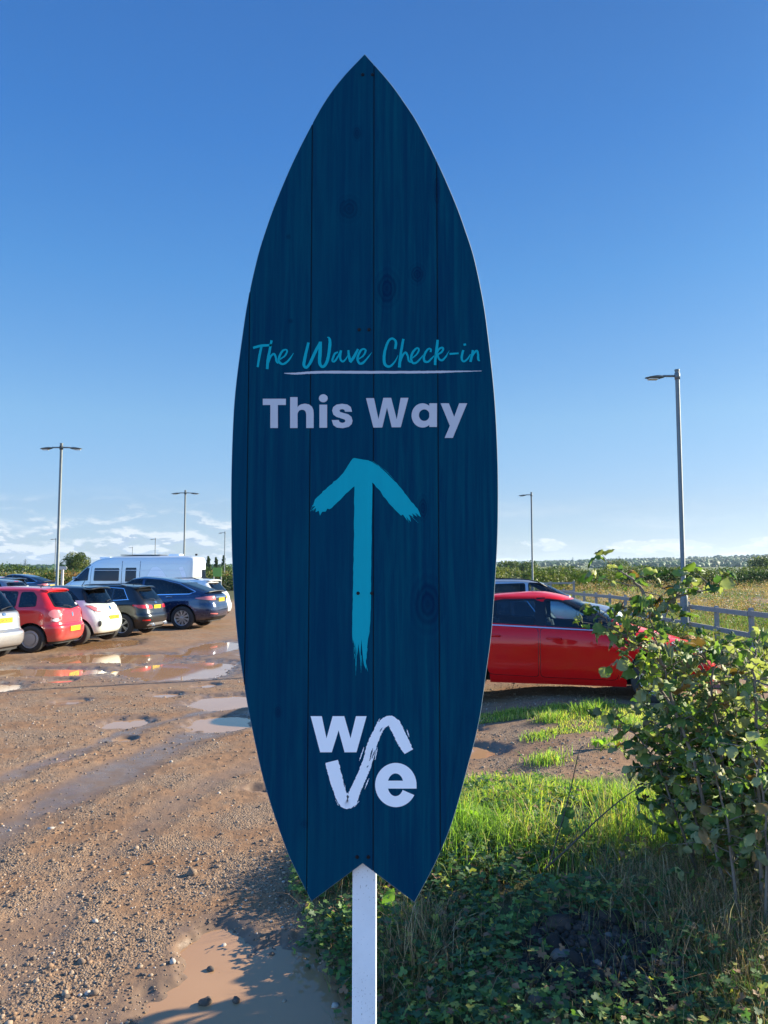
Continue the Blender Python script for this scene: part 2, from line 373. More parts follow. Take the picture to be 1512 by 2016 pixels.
keep = (e > -.15) | ((yy > 6.8) & (yy < 9.2) & (xx < 3.4)) | ((yy > 10.4))
den = .25 + .75 * sst(fbm(xx, yy, .8, 3, 40), .40, .60); den = np.maximum(den, sst(-e, -1.3, -.2) * .98)
zz, ww = height(xx, yy); den *= 1 - .6 * ww
keep &= rng.uniform(0, 1, n) < den; keep &= zz > WATER - .014
xx, yy, zz = xx[keep], yy[keep], zz[keep]; n = len(xx)
sz = np.clip(rng.lognormal(np.log(.0046), .55, n), .0020, .022) * np.clip(.75 + yy * .04, 0, 1.35)
sc = sz[:, None] * rng.uniform(.65, 1.3, (n, 3)); sc[:, 2] *= .75
gravel = scatter('gravel', [rock_proto(i) for i in range(6)], np.stack([xx, yy, zz + sz * .08], -1), sc, rotz(rng.uniform(0, 6.28, n)), ms, midx=rng.choice(5, n, p=[.38, .2, .22, .05, .15]))
tag(gravel, 'loose gravel strewn over the muddy car park', 'gravel', kind='stuff')
# a few dozen larger stones one can single out
bigp = [rock_proto(100 + i, 2) for i in range(4)]
spots = [(377,1725,.030),(388,1697,.016),(404,1960,.030),(465,1955,.022),(660,1965,.019),(162,1675,.020),(268,1675,.022),(300,1702,.021),(130,1962,.018),(187,1817,.017),(62,1761,.013),(160,1891,.015),(406,1742,.015),(535,1865,.016),(340,1893,.02),(185,1953,.02),(128,1955,.02),(98,1903,.018),(415,1895,.022),(440,1848,.015),(290,1637,.016),(560,1955,.012),(425,1700,.014),(215,1690,.015)]
lab = ['sharp brown stone standing up in the gravel left of the board tip', 'small pale stone behind the upright brown stone', 'dark square stone standing in the muddy pool', 'second dark stone in the muddy pool, nearer the post', 'grey stone in the shaded pool beside the white post']
for i, (px, py, r_) in enumerate(spots):
    p = G(px, py); V, Fc = bigp[i % 4]; rr = np.array(Matrix.Rotation(i * 1.7, 3, 'Z'))
    V2 = (V * np.array([1.15, .8, .75 if i else 1.15]) * r_) @ rr.T
    o = npmesh('stone', V2, Fc, ms[(i * 2 + (1 if i in (2, 3) else 0)) % 5 if i not in (2, 3) else 1]); h_ = max(hz(p.x, p.y), WATER - .004)
    o.location = (p.x, p.y, h_ + r_ * .3)
    tag(o, lab[i] if i < len(lab) else 'loose stone lying on the brown gravel left of the sign', 'stone', 'stones lying on the gravel')
# ------------------------------------------------------------------ the surfboard sign
YB = 2.18; BT = .020
def B(px, py, off=0.0): p = D(px, py, YB); return Vector((p.x, YB - off, p.z))
def cr(pts, n=8, closed=False):
    out = []; m = len(pts); P = [Vector(p) for p in pts]
    for i in range(m if closed else m - 1):
        if closed: a, b, c, d = P[(i - 1) % m], P[i], P[(i + 1) % m], P[(i + 2) % m]
        else: a, b, c, d = P[max(i - 1, 0)], P[i], P[i + 1], P[min(i + 2, m - 1)]
        for k in range(n):
            t_ = k / n; out.append(.5 * ((2 * b) + (c - a) * t_ + (2 * a - 5 * b + 4 * c - d) * t_ ** 2 + (3 * b - a - 3 * c + d) * t_ ** 3))
    if not closed: out.append(P[-1])
    return out
Lf = [(718,106),(673,154),(640,199),(611,250),(575,322),(542,400),(522,456),(506,509),(488,590),(477,660),(463,770),(457.5,860),(455,960),(455.5,1050),(458,1130),(463,1210),(469,1270),(475,1312),(486,1383),(499,1449),(517,1530),(538,1600),(560,1663),(574,1697),(613,1775)]
Rt = [(718,106),(765,159),(795,200),(824,245),(862,320),(897,400),(917,455),(934,509),(951,590),(961,660),(973,770),(979,870),(981,960),(980,1050),(976,1130),(970,1220),(965,1270),(958,1320),(947,1400),(935,1458),(923,1502),(905,1570),(885,1634),(856,1702),(816,1777)]
def out2(pts): return [tuple(p) for p in cr([(x, y, 0) for x, y in pts], 5)]
lw = [B(x, y) for x, y, _ in out2(Lf)]; rw = [B(x, y) for x, y, _ in out2(Rt)]
notch = B(714, 1700)
outline = lw + [notch] + rw[::-1][:-1]       # down the left, across the tail, up the right
poly2 = [(p.x, p.z) for p in outline]
def clipx(poly, x0, keep_gt):
    o = []
    for i in range(len(poly)):
        a, b = poly[i], poly[(i + 1) % len(poly)]; ia = (a[0] >= x0) == keep_gt; ib = (b[0] >= x0) == keep_gt
        if ia: o.append(a)
        if ia != ib:
            t_ = (x0 - a[0]) / (b[0] - a[0]); o.append((x0, a[1] + t_ * (b[1] - a[1])))
    return o
def poly_inset(P, d):
    n = len(P); o = []
    for i in range(n):
        a, b, c = Vector(P[i - 1]), Vector(P[i]), Vector(P[(i + 1) % n]); e1 = (b - a).normalized(); e2 = (c - b).normalized()
        n1 = Vector((-e1.y, e1.x)); n2 = Vector((-e2.y, e2.x)); q = n1 + n2; q = q.normalized() if q.length > 1e-6 else n1; o.append((b.x + q.x * d / max(q.dot(n1), .5), b.y + q.y * d / max(q.dot(n1), .5)))
    return o
def bevel_poly(mb, poly, y0, y1, bev, seams):
    poly = [p for i, p in enumerate(poly) if (Vector(p) - Vector(poly[i - 1])).length > 1e-5]; n = len(poly)
    if sum(poly[i][0] * poly[(i + 1) % n][1] - poly[(i + 1) % n][0] * poly[i][1] for i in range(n)) < 0: poly = poly[::-1]
    ins = poly_inset(poly, bev)
    vs = [(x, y0, z) for x, z in ins] + [(x, y0 + bev, z) for x, z in poly] + [(x, y1, z) for x, z in poly]
    mb.add(vs, [tuple(range(n)), tuple(range(3 * n - 1, 2 * n - 1, -1))], 0)
    for i in range(n):
        j = (i + 1) % n; seam = abs(poly[i][0] - poly[j][0]) < 1e-6 and any(abs(poly[i][0] - s_) < .01 for s_ in seams)
        b = len(mb.v) - 3 * n; 
        for f_ in ((i, i + n, j + n, j), (i + n, i + 2 * n, j + 2 * n, j + n)): mb.f.append(tuple(q + b for q in f_)); mb.mi.append(0 if seam else 2)
def extrude_poly(mb, poly, y0, y1, m=0, bev=0.0):
    n = len(poly); area = sum(poly[i][0] * poly[(i + 1) % n][1] - poly[(i + 1) % n][0] * poly[i][1] for i in range(n))
    if area < 0: poly = poly[::-1]
    vs = [(x, y0, z) for x, z in poly] + [(x, y1, z) for x, z in poly]
    fs = [tuple(range(n)), tuple(range(2 * n - 1, n - 1, -1))] + [(i, i + n, (i + 1) % n + n, (i + 1) % n) for i in range(n)]
    mb.add(vs, fs, m)
mboard = mk('stained_navy_wood', (.004, .055, .12), rough=.65, spec=.04); t = NT(mboard)
gco = t.coord('Object', (1, 1, .045)); g1 = t.noise(gco, 55, 5, .7, .6); g2 = t.noise(t.coord('Object', (1, 1, .02)), 230, 3, .6)
tco = t.n('ShaderNodeTexCoord'); sx = t.n('ShaderNodeSeparateXYZ'); t.l(tco.outputs['Object'], sx.inputs[0])
plk = t.n('ShaderNodeTexWhiteNoise', noise_dimensions='1D')
SE = [B(x, 1000).x for x in (486, 609.5, 735.5, 863.5)]
PW_ = (SE[3] - SE[0]) / 3
t.l(t.math('FLOOR', t.math('DIVIDE', t.math('SUBTRACT', sx.outputs[0], SE[0]), PW_)), plk.inputs['W'])
# knots: dark ellipses with rings where the photograph shows them
KN = [(687,411,20,22),(821,540,13,17),(762,568,20,30),(703,262,8,14),(842,1190,25,42),(547,1402,7,11),(568,466,5,5),(572,632,5,5),(860,375,7,30),(600,1622,8,8),(832,1000,9,20)]
kn = None; ring = None
for kx, ky, ra, rb in KN:
    p = B(kx, ky); s_ = YB / F
    dx = t.math('DIVIDE', t.math('SUBTRACT', sx.outputs[0], p.x), ra * s_); dz = t.math('DIVIDE', t.math('SUBTRACT', sx.outputs[2], p.z), rb * s_)
    d = t.math('SQRT', t.math('ADD', t.math('MULTIPLY', dx, dx), t.math('MULTIPLY', dz, dz)))
    d = t.math('ADD', d, t.math('MULTIPLY', t.math('SUBTRACT', g1, .5), .5))
    kn = d if kn is None else t.math('MINIMUM', kn, d)
halo = t.ss(kn, 2.1, .9); core = t.ss(kn, 1.5, .45)
ringv = t.math('MULTIPLY', t.math('SINE', t.math('MULTIPLY', kn, 13.0)), t.math('MULTIPLY', halo, .5))
grain = t.math('ADD', t.math('MULTIPLY', t.math('SUBTRACT', g1, .5), 1.5), t.math('MULTIPLY', ringv, .22))
wv = t.n('ShaderNodeTexWave', bands_direction='X'); t.l(t.coord('Object', (1, 1, .03)), wv.inputs['Vector']); wv.inputs['Scale'].default_value = 14; wv.inputs['Distortion'].default_value = 9; wv.inputs['Detail'].default_value = 4; wv.inputs['Detail Scale'].default_value = 1.2
grain = t.math('ADD', grain, t.math('MULTIPLY', t.math('SUBTRACT', wv.outputs['Fac'], .5), .10))
c1 = t.mix(plk.outputs['Value'], (.0003, .050, .090), (.0006, .063, .098))
c2 = t.mix(t.ss(grain, -.35, .45), (.0002, .029, .070), c1)
c3 = t.mix(t.math('MULTIPLY', core, t.math('ADD', .50, t.math('MULTIPLY', t.math('SINE', t.math('MULTIPLY', kn, 17.0)), .16))), c2, (.001, .010, .042))
spk = t.ss(t.noise(t.coord('Object'), 210, 2, .5), .735, .76); low = t.ss(sx.outputs[2], 1.5, .8)
c3 = t.mix(t.math('MULTIPLY', spk, t.math('ADD', t.math('MULTIPLY', low, .28), .04)), c3, (.20, .19, .18))
c3 = t.mix(t.math('MULTIPLY', t.ss(t.noise(t.coord('Object', (1, 1, .5)), 3.2, 4, .6), .48, .70), .22), c3, (.001, .062, .090))
t.l(c3, t.b.inputs['Base Color'])
bh = t.math('ADD', t.math('MULTIPLY', grain, .6), t.math('MULTIPLY', g2, .4))
t.l(t.bump(bh, .35, .0012), t.b.inputs['Normal'])
mgap = mk('dark_groove_paint', (.0015, .012, .035), .7)  # tongues in the grooves get a darker colour than the planks
medge = mk('pale_board_edge', (.10, .16, .20), .7)  # outline chamfer and sides coloured paler than the face
sign = empty('surfboard_sign', (B(718, 1000).x, YB, 0))
so = Vector(sign.location)
mb = MB(); GAP = .0024
xs = [-9] + SE + [9]
for i in range(len(xs) - 1):
    pl = poly2
    if i > 0: pl = clipx(pl, xs[i] + GAP / 2, True)
    if i < len(xs) - 2: pl = clipx(pl, xs[i + 1] - GAP / 2, False)
    if len(pl) > 2: bevel_poly(mb, pl, YB, YB + BT * .8, .0013, SE)
# tongues behind the grooves
for x in SE:
    pl = clipx(clipx(poly2, x - GAP, True), x + GAP, False)
    if len(pl) > 2:
        extrude_poly(mb, pl, YB + .0055, YB + BT * .78, 1)
board = mb.build('board', [mboard, mgap, medge], sign)
for v in board.data.vertices: v.co -= so
# material uses world-like coordinates, so keep object coordinates = world by offsetting the texture lookups
board.data.update()
for v in board.data.vertices: v.co += so
board.location = -so
def bchild(o): o.location = -so; return o
msc = mk('black_screw', (.012, .012, .016), .45, .7)
for px, py in ((714,147),(733.5,147),(707,649),(726.5,649),(705,1168),(732,1168),(703,1687),(725,1687)):
    c = B(px, py); m_ = MB(); n = 14
    ring_ = [(c.x + .0050 * math.cos(a), YB - .0012, c.z + .0050 * math.sin(a)) for a in [2 * math.pi * k / n for k in range(n)]]
    ring2 = [(c.x + .0036 * math.cos(a), YB - .0026, c.z + .0036 * math.sin(a)) for a in [2 * math.pi * k / n for k in range(n)]]
    ring0 = [(x, YB - .0001, z) for x, _, z in ring_]
    m_.add(ring0 + ring_ + ring2, [(k, (k + 1) % n, (k + 1) % n + n, k + n) for k in range(n)] + [(k + n, (k + 1) % n + n, (k + 1) % n + 2 * n, k + 2 * n) for k in range(n)] + [tuple(range(2 * n, 3 * n))])
    m_.box((c.x, YB - .0028, c.z), (.0052, .0006, .0011)); m_.box((c.x, YB - .0029, c.z), (.0011, .0006, .0052))
    bchild(m_.build('screw', msc, sign))
# post
mpost = mk('white_painted_post', (.72, .74, .76), .55); t = NT(mpost); co = t.coord('Object')
pc = t.mix(t.ss(t.noise(co, 9, 5, .6), .42, .62, 0, .22), (.76, .77, .78), (.60, .60, .60))
pc = t.mix(t.ss(t.math('ADD', t.noise(t.coord('Object', (1, 1, .7)), 190, 2, .6), t.math('MULTIPLY', t.noise(co, 7, 3, .6), .25)), .79, .83, 0, .6), pc, (.10, .07, .05))
t.l(pc, t.b.inputs['Base Color']); t.l(t.bump(t.noise(t.coord('Object', (1, 1, .06)), 90, 4), .3, .001), t.b.inputs['Normal'])
pl0 = D(693.5, 1850, YB + BT); pr0 = D(741, 1850, YB + BT)
m_ = MB(); bw = .0025
x0, x1, ya, yb_, z0, z1 = pl0.x, pr0.x, YB + BT, YB + BT + .07, -.45, D(700, 180, YB).z
prof = [(x0 + bw, ya), (x1 - bw, ya), (x1, ya + bw), (x1, yb_ - bw), (x1 - bw, yb_), (x0 + bw, yb_), (x0, yb_ - bw), (x0, ya + bw)]
m_.add([(x, y, z0) for x, y in prof] + [(x, y, z1) for x, y in prof], [(i, (i + 1) % 8, (i + 1) % 8 + 8, i + 8) for i in range(8)] + [tuple(range(8, 16))])
bchild(m_.build('post', mpost, sign))
# ---- painted lettering: thin vinyl/paint films lying on the boards
mwh = mk('shaded_white_lettering', (.56, .575, .66), .5); t = NT(mwh); t.l(t.mix(t.noise(t.coord('Object', (1, 1, .06)), 70, 4), (.44, .44, .48), (.50, .49, .51)), t.b.inputs['Base Color'])  # upper white darkened in its colour for the weaker light up there
mtq = mk('turquoise_lettering_paint', (.005, .30, .46), .6, 0, .12); t = NT(mtq); t.l(t.mix(t.noise(t.coord('Object', (1, 1, .04)), 60, 4, .6), (.001, .30, .36), (.001, .36, .42)), t.b.inputs['Base Color'])
mwl = mk('lit_white_emblem', (.86, .86, .87), .5)  # same white kept lighter, ground bounce low on the board put into the colour
class Film:
    def __init__(s, o, k): s.mb = MB(); s.o = o; s.k = k; s.n = 0
    def P(s, x, y): return (s.o[0] + x / s.k, s.o[1] + y / s.k)
    def off(s): s.n += 1; return .0006 + .00006 * (s.n % 12)
    def poly(s, pts):
        o = s.off(); v = [B(*s.P(x, y), off=o) for x, y in pts]; s.mb.add(v, [tuple(range(len(v)))])
    def ell(s, cx, cy, rx, ry, n=28): s.poly([(cx + rx * math.cos(2 * math.pi * i / n), cy + ry * math.sin(2 * math.pi * i / n)) for i in range(n)])
    def band(s, co_, ci, ro, ri, a0, a1, n=44):
        o = s.off(); v = []
        for i in range(n + 1):
            a = R(a0 + (a1 - a0) * i / n)
            v.append(B(*s.P(co_[0] + ro[0] * math.cos(a), co_[1] - ro[1] * math.sin(a)), off=o)); v.append(B(*s.P(ci[0] + ri[0] * math.cos(a), ci[1] - ri[1] * math.sin(a)), off=o))
        s.mb.add(v, [(2 * i, 2 * i + 1, 2 * i + 3, 2 * i + 2) for i in range(n)])
    def stroke(s, pts, w, rough=0, n=7, seed=0):
        o = s.off(); r = random.Random(seed); P3 = [(x, y, (w[i] if isinstance(w, (list, tuple)) else w)) for i, (x, y) in enumerate(pts)]
        C_ = cr(P3, n); v = []
        for i, c in enumerate(C_):
            a, b = C_[max(i - 1, 0)], C_[min(i + 1, len(C_) - 1)]; tx, ty = b.x - a.x, b.y - a.y; l = math.hypot(tx, ty) or 1; nx, ny = -ty / l, tx / l
            h1 = max(c.z / 2 + r.uniform(-rough, rough), .5); h2 = max(c.z / 2 + r.uniform(-rough, rough), .5)
            v.append(B(*s.P(c.x + nx * h1, c.y + ny * h1), off=o)); v.append(B(*s.P(c.x - nx * h2, c.y - ny * h2), off=o))
        s.mb.add(v, [(2 * i, 2 * i + 1, 2 * i + 3, 2 * i + 2) for i in range(len(C_) - 1)])
    def done(s, name, mat): 
        return bchild(s.mb.build(name, mat, sign))
A = ((490, 650), 6.048); Bc = ((730, 650), 6.048)
def letter(frame, strokes, name='letter', mat=None):
    f = Film(*frame)
    for i, (p, w_) in enumerate(strokes): f.stroke(p, w_, 1.0, seed=i + int(p[0][0]))
    return f
def line(name, items, mat):
    """items: (frame, strokes) merged into one lettering part"""
    tot = MB()
    for fr, st in items:
        f = letter(fr, st); tot.add(f.mb.v, f.mb.f)
    return bchild(tot.build(name, mat, sign))
line('script_lettering', [
 (A, [([(50,212),(150,186),(275,180)],[28,30,24]), ([(152,190),(128,300),(105,440)],[26,29,26])]),
 (A, [([(270,122),(248,240),(228,350),(218,464)],[28,29,34,32]), ([(232,390),(262,310),(300,285),(320,320),(328,370),(350,398)],[20,24,26,24,22,12])]),
 (A, [([(365,350),(425,310),(455,255),(440,232),(400,250),(366,310),(356,370),(398,405),(450,382),(500,325),(532,272)],[16,20,22,18,24,28,28,26,24,16,4])]),
 (A, [([(710,148),(690,230),(668,330),(655,415),(685,445),(730,390),(790,260),(850,150)],[30,32,36,34,30,34,36,34]), ([(852,138),(848,260),(842,380),(862,428),(895,430),(932,370),(955,260),(966,150),(955,95),(932,86)],[36,42,38,32,34,36,36,36,24,8])]),
 (A, [([(1062,262),(1025,280),(1000,335),(995,368),(1020,372),(1055,325),(1092,255)],[18,24,26,22,22,22,16]), ([(1097,242),(1087,300),(1092,350),(1118,374),(1150,350),(1185,290)],[28,28,24,22,18,8])]),
 (A, [([(1185,238),(1190,300),(1208,375)],[24,30,32]), ([(1205,384),(1250,320),(1300,225)],[30,34,24])]),
 (A, [([(1305,345),(1362,305),(1390,248),(1372,225),(1335,240),(1302,300),(1295,355),(1320,398),(1360,388),(1412,332),(1464,264)],[16,20,24,20,26,28,28,26,26,18,4])]),
 (Bc, [([(290,225),(300,150),(280,112),(245,102),(205,140),(170,240),(158,330),(165,400),(200,432),(240,425),(290,370),(325,300)],[30,30,24,26,28,32,34,34,30,24,18,6])]),
 (Bc, [([(388,105),(370,200),(350,330),(340,445)],[30,31,31,38]), ([(350,385),(380,300),(415,268),(440,310),(452,365),(482,385)],[20,24,26,24,22,14])]),
 (Bc, [([(490,335),(545,290),(572,240),(560,214),(530,228),(492,280),(480,345),(500,390),(540,388),(590,340),(632,285)],[14,18,22,18,24,28,28,26,24,18,6])]),
 (Bc, [([(712,262),(715,232),(690,222),(655,260),(632,320),(640,368),(680,378),(722,340),(770,290)],[24,24,20,26,28,28,24,20,8])]),
 (Bc, [([(796,116),(785,220),(770,330),(765,416)],[28,32,32,30]), ([(775,300),(810,230),(845,210),(862,225),(842,262),(800,295),(815,345),(850,358),(890,320),(935,245)],[14,22,24,24,24,22,24,24,20,4])]),
 (Bc, [([(937,284),(1045,276)],[24,20])]),
 (Bc, [([(1104,176),(1134,170)],[24,26]), ([(1102,238),(1085,300),(1085,350),(1110,373),(1150,345),(1187,288)],[26,28,26,22,20,10])]),
 (Bc, [([(1217,238),(1205,300),(1186,378)],[28,30,30]), ([(1195,335),(1240,262),(1265,248),(1277,290),(1280,350),(1300,366)],[16,22,24,26,26,10])]),
], mtq)
f = Film((0, 0), 1); f.stroke([(560,734.9),(582,735.6),(606,734),(640,732.8),(730,733),(820,732.8),(862,732.3),(890,731.6),(920,731),(948,730.4)], [1.2,3.6,4.5,5,5,4.8,4.6,3.4,2.2,.8], .25, n=12)
f.done('underline', mwh)
f = Film((500, 770), 3.436)
f.poly([(60,52),(216,52),(216,94),(162,94),(162,250),(111,250),(111,94),(60,94)])
f.poly([(245,41),(295,41),(295,250),(245,250)])
f.poly([(294,112),(303,99),(318,90),(345,85),(372,90),(392,105),(402,128),(404,155),(404,250),(354,250),(354,158),(350,140),(340,129),(325,126),(309,130),(299,141),(294,158)])
f.poly([(443,92),(495,92),(495,248),(443,248)]); f.ell(469, 49, 30, 27)
f.poly([(664,140),(616,140),(613,130),(606,124),(597,122),(584,125),(578,133),(583,141),(604,148),(638,157),(659,174),(667,201),(661,224),(641,242),(600,251),(561,247),(537,231),(526,196),(574,196),(578,207),(587,213),(600,215),(614,211),(619,202),(612,192),(590,185),(556,174),(537,159),(529,133),(536,108),(558,92),(595,86),(632,91),(655,108)])
f.poly([(758,48),(812,48),(842,190),(875,46),(928,46),(966,192),(992,46),(1045,46),(993,245),(932,245),(900,112),(868,247),(808,247)])
f.band((1140,165),(1152,163),(74,82),(36,39),0,360); f.poly([(1186,83),(1238,83),(1238,243),(1186,243)])
f.poly([(1262,83),(1318,83),(1354,175),(1388,83),(1442,83),(1345,317),(1290,317),(1325,235)])
f.done('bold_lettering', mwh)
# arrow
f = Film((560, 880), 4.29); r = random.Random(5)
def rag(a, b, amp, n):
    return [(a[0] + (b[0] - a[0]) * i / n + r.uniform(-amp, amp), a[1] + (b[1] - a[1]) * i / n + r.uniform(-amp, amp)) for i in range(n)]
head = [(590,93),(575,100),(556,126),(535,160),(500,216)] + rag((470,245),(330,375),4,8) + rag((330,375),(250,452),5,6) + [(246,480),(236,505),(262,498),(225,540),(268,515),(262,552),(290,538),(300,580),(318,548),(350,545),(362,520)] + rag((382,528),(592,330),3,12) + [(600,326),(735,305),(746,302)] + rag((760,320),(945,545),4,12) + [(985,580),(1000,570),(1040,625),(1030,590),(1068,632),(1062,596),(1048,570),(1090,592),(1078,560),(1120,590),(1105,555),(1152,590),(1140,555)] + rag((1125,520),(1040,420),4,5) + rag((1030,405),(935,288),4,7) + [(930,290),(860,218),(800,165),(742,128),(705,112),(670,108),(625,100)]
f.poly(head)
shaft = [(735,240),(598,240)] + rag((592,290),(586,800),2,14) + rag((586,800),(575,1400),2.5,16) + rag((575,1400),(572,1560),2,5) + [(573,1600),(580,1660),(586,1625),(590,1700),(596,1650),(604,1775),(610,1690),(618,1760),(624,1660),(630,1700),(640,1780),(646,1690),(652,1620),(656,1700),(664,1790),(672,1840),(690,1880),(688,1800),(694,1745),(700,1680),(706,1620)] + rag((718,1560),(728,1400),2,5) + rag((728,1400),(735,900),2,14) + rag((735,900),(743,290),2,14)
f.poly(shaft)
for x0_, y0_, x1_, y1_, w_ in ((606,1700,602,1930,7),(603,1760,600,1850,5),(640,1740,647,1905,7),(650,1760,654,1850,5),(668,1780,690,1860,10),(676,1800,704,1895,8),(590,1690,586,1745,6),(592,1745,588,1790,5),(692,1740,690,1800,5),(700,1700,696,1740,4),(1075,590,1128,640,3),(1040,600,1052,640,3),(1090,560,1150,588,3),(240,490,218,545,3),(255,520,240,545,3),(500,215,540,150,2.5),(745,122,860,205,2.5),(860,205,925,275,2.5)):
    f.stroke([(x0_, y0_), ((x0_ + x1_) / 2 + 1.5, (y0_ + y1_) / 2), (x1_, y1_)], [w_, w_ * .8, 1.2], .8, n=6, seed=int(x0_))
f.done('direction_arrow', mtq)
# emblem
f = Film((560, 1370), 4.6875)
f.poly([(242,187),(345,187),(388,392),(445,187),(552,187),(610,392),(660,187),(758,187),(665,520),(555,520),(500,318),(437,520),(330,520)])
f.band((1028,822),(1025,820),(191,204),(74,105),-9.5,333); f.poly([(950,782),(1100,782),(1219,822),(1219,855),(950,855)])
f.stroke([(436,604),(445,640),(470,740),(512,880),(560,975),(615,965),(655,870),(705,760),(755,640),(800,480),(850,350),(905,262),(965,230),(1015,262),(1060,350),(1110,450),(1146,515)], [118,122,118,112,118,112,98,92,90,88,82,82,92,108,108,104,88], 4.2, n=12, seed=3)
for q in ((690,600,735,470),(800,640,850,470),(835,590,858,470),(740,860,780,760),(880,210,835,290),(870,400,912,290),(1130,310,1152,380),(690,720,715,640),(540,770,575,900),(470,960,500,1010),(640,1025,690,970)):
    f.stroke([(q[0], q[1]), ((q[0] + q[2]) / 2, (q[1] + q[3]) / 2), (q[2], q[3])], [2, 9, 2], 3, n=8, seed=q[0])
f.done('emblem', mwl)
# bare board showing through the dry brush strokes
for q in ((785,600,815,480,12),(805,580,835,500,10),(560,800,575,900,9),(545,770,555,840,7),(722,880,745,830,8),(880,330,905,290,9),(760,660,775,640,8),(730,560,745,520,6),(465,960,492,1000,8)):
    f = Film((560, 1370), 4.6875); f.n = 11; f.stroke([(q[0], q[1]), ((q[0] + q[2]) / 2, (q[1] + q[3]) / 2), (q[2], q[3])], [2, q[4], 2], 2.5, n=8, seed=q[0])
    f.mb.v = [(x_, y_ - .0009, z_) for x_, y_, z_ in f.mb.v]; f.done('brush_gap', mboard)
tag(sign, 'tall dark blue surfboard sign on a white post, with turquoise arrow and white lettering', 'sign')
# thin pale rim along the cut edges
# ------------------------------------------------------------------ vehicles
def paint(name, col, rough=.28, metal=0.0, coat=1.0, dirt=.25):
    m = mk(name, col, rough, metal, .5, coat); t = NT(m); co = t.coord('Object')
    sp = t.n('ShaderNodeSeparateXYZ'); t.l(co, sp.inputs[0])
    d = t.math('MULTIPLY', t.ss(t.math('ADD', sp.outputs[2], t.math('MULTIPLY', t.noise(co, 5, 5, .7), .5)), .85, .40), dirt * 2, clamp=True)
    t.l(t.mix(d, col, (.20, .14, .10)), t.b.inputs['Base Color'])
    t.l(t.math('ADD', rough, t.math('MULTIPLY', d, .5)), t.b.inputs['Roughness'])
    t.l(t.math('SUBTRACT', coat, t.math('MULTIPLY', d, .9), clamp=True), t.b.inputs['Coat Weight'])
    return m
def glassm(name, tint, refl=1.0):
    m = bpy.data.materials.new(name); m.use_nodes = True; nt_ = m.node_tree; nt_.nodes.remove(nt_.nodes['Principled BSDF']); o = nt_.nodes['Material Output']
    tr = nt_.nodes.new('ShaderNodeBsdfTransparent'); tr.inputs[0].default_value = (*tint, 1); gl = nt_.nodes.new('ShaderNodeBsdfGlossy'); gl.inputs['Roughness'].default_value = .01
    fr = nt_.nodes.new('ShaderNodeFresnel'); fr.inputs[0].default_value = 1.55 * refl; mxx = nt_.nodes.new('ShaderNodeMixShader')
    nt_.links.new(fr.outputs[0], mxx.inputs[0]); nt_.links.new(tr.outputs[0], mxx.inputs[1]); nt_.links.new(gl.outputs[0], mxx.inputs[2]); nt_.links.new(mxx.outputs[0], o.inputs[0]); return m
mblk = mk('black_car_plastic', (.012, .012, .013), .55); mtrim = mk('black_window_surround', (.006, .006, .007), .25); mint = mk('dark_cabin_lining', (.018, .019, .022), .8)
mchrome = mk('bright_chrome', (.75, .76, .78), .15, 1.0); mrim = mk('silver_alloy', (.50, .51, .53), .3, .8); mcap = mk('grey_wheel_cover', (.36, .36, .37), .4, .4)
mtyre = mk('dusty_tyre_rubber', (.030, .027, .025), .85); mred = mk('red_lamp_lens', (.50, .012, .012), .12, 0, .5, 1); mclr = mk('clear_lamp_lens', (.62, .58, .56), .12, 0, .5, 1)
mpink = mk('pale_red_lamp_lens', (.60, .16, .15), .12, 0, .5, 1)
myel = mk('yellow_number_plate', (.72, .50, .02), .35); mink = mk('black_plate_characters', (.01, .01, .01), .5); mseat = mk('grey_seat_cloth', (.07, .07, .075), .9)
gclear = glassm('clear_car_glass', (.72, .80, .82)); gtint = glassm('tinted_car_glass', (.16, .19, .22)); gpriv = glassm('privacy_glass', (.03, .035, .045))
mmirr = mk('mirror_glass', (.8, .8, .8), .03, 1.0)
def chaikin(P, k=2):
    P = [np.array(p, float) for p in P]
    for _ in range(k):
        Q = [P[0]]
        for a, b in zip(P[:-1], P[1:]): Q += [a * .78 + b * .22, a * .22 + b * .78]
        P = Q + [P[-1]]
    return np.array(P)
def interp_chain(ch, z):
    o = np.argsort(ch[:, 1]); return np.interp(z, ch[o, 1], ch[o, 0])
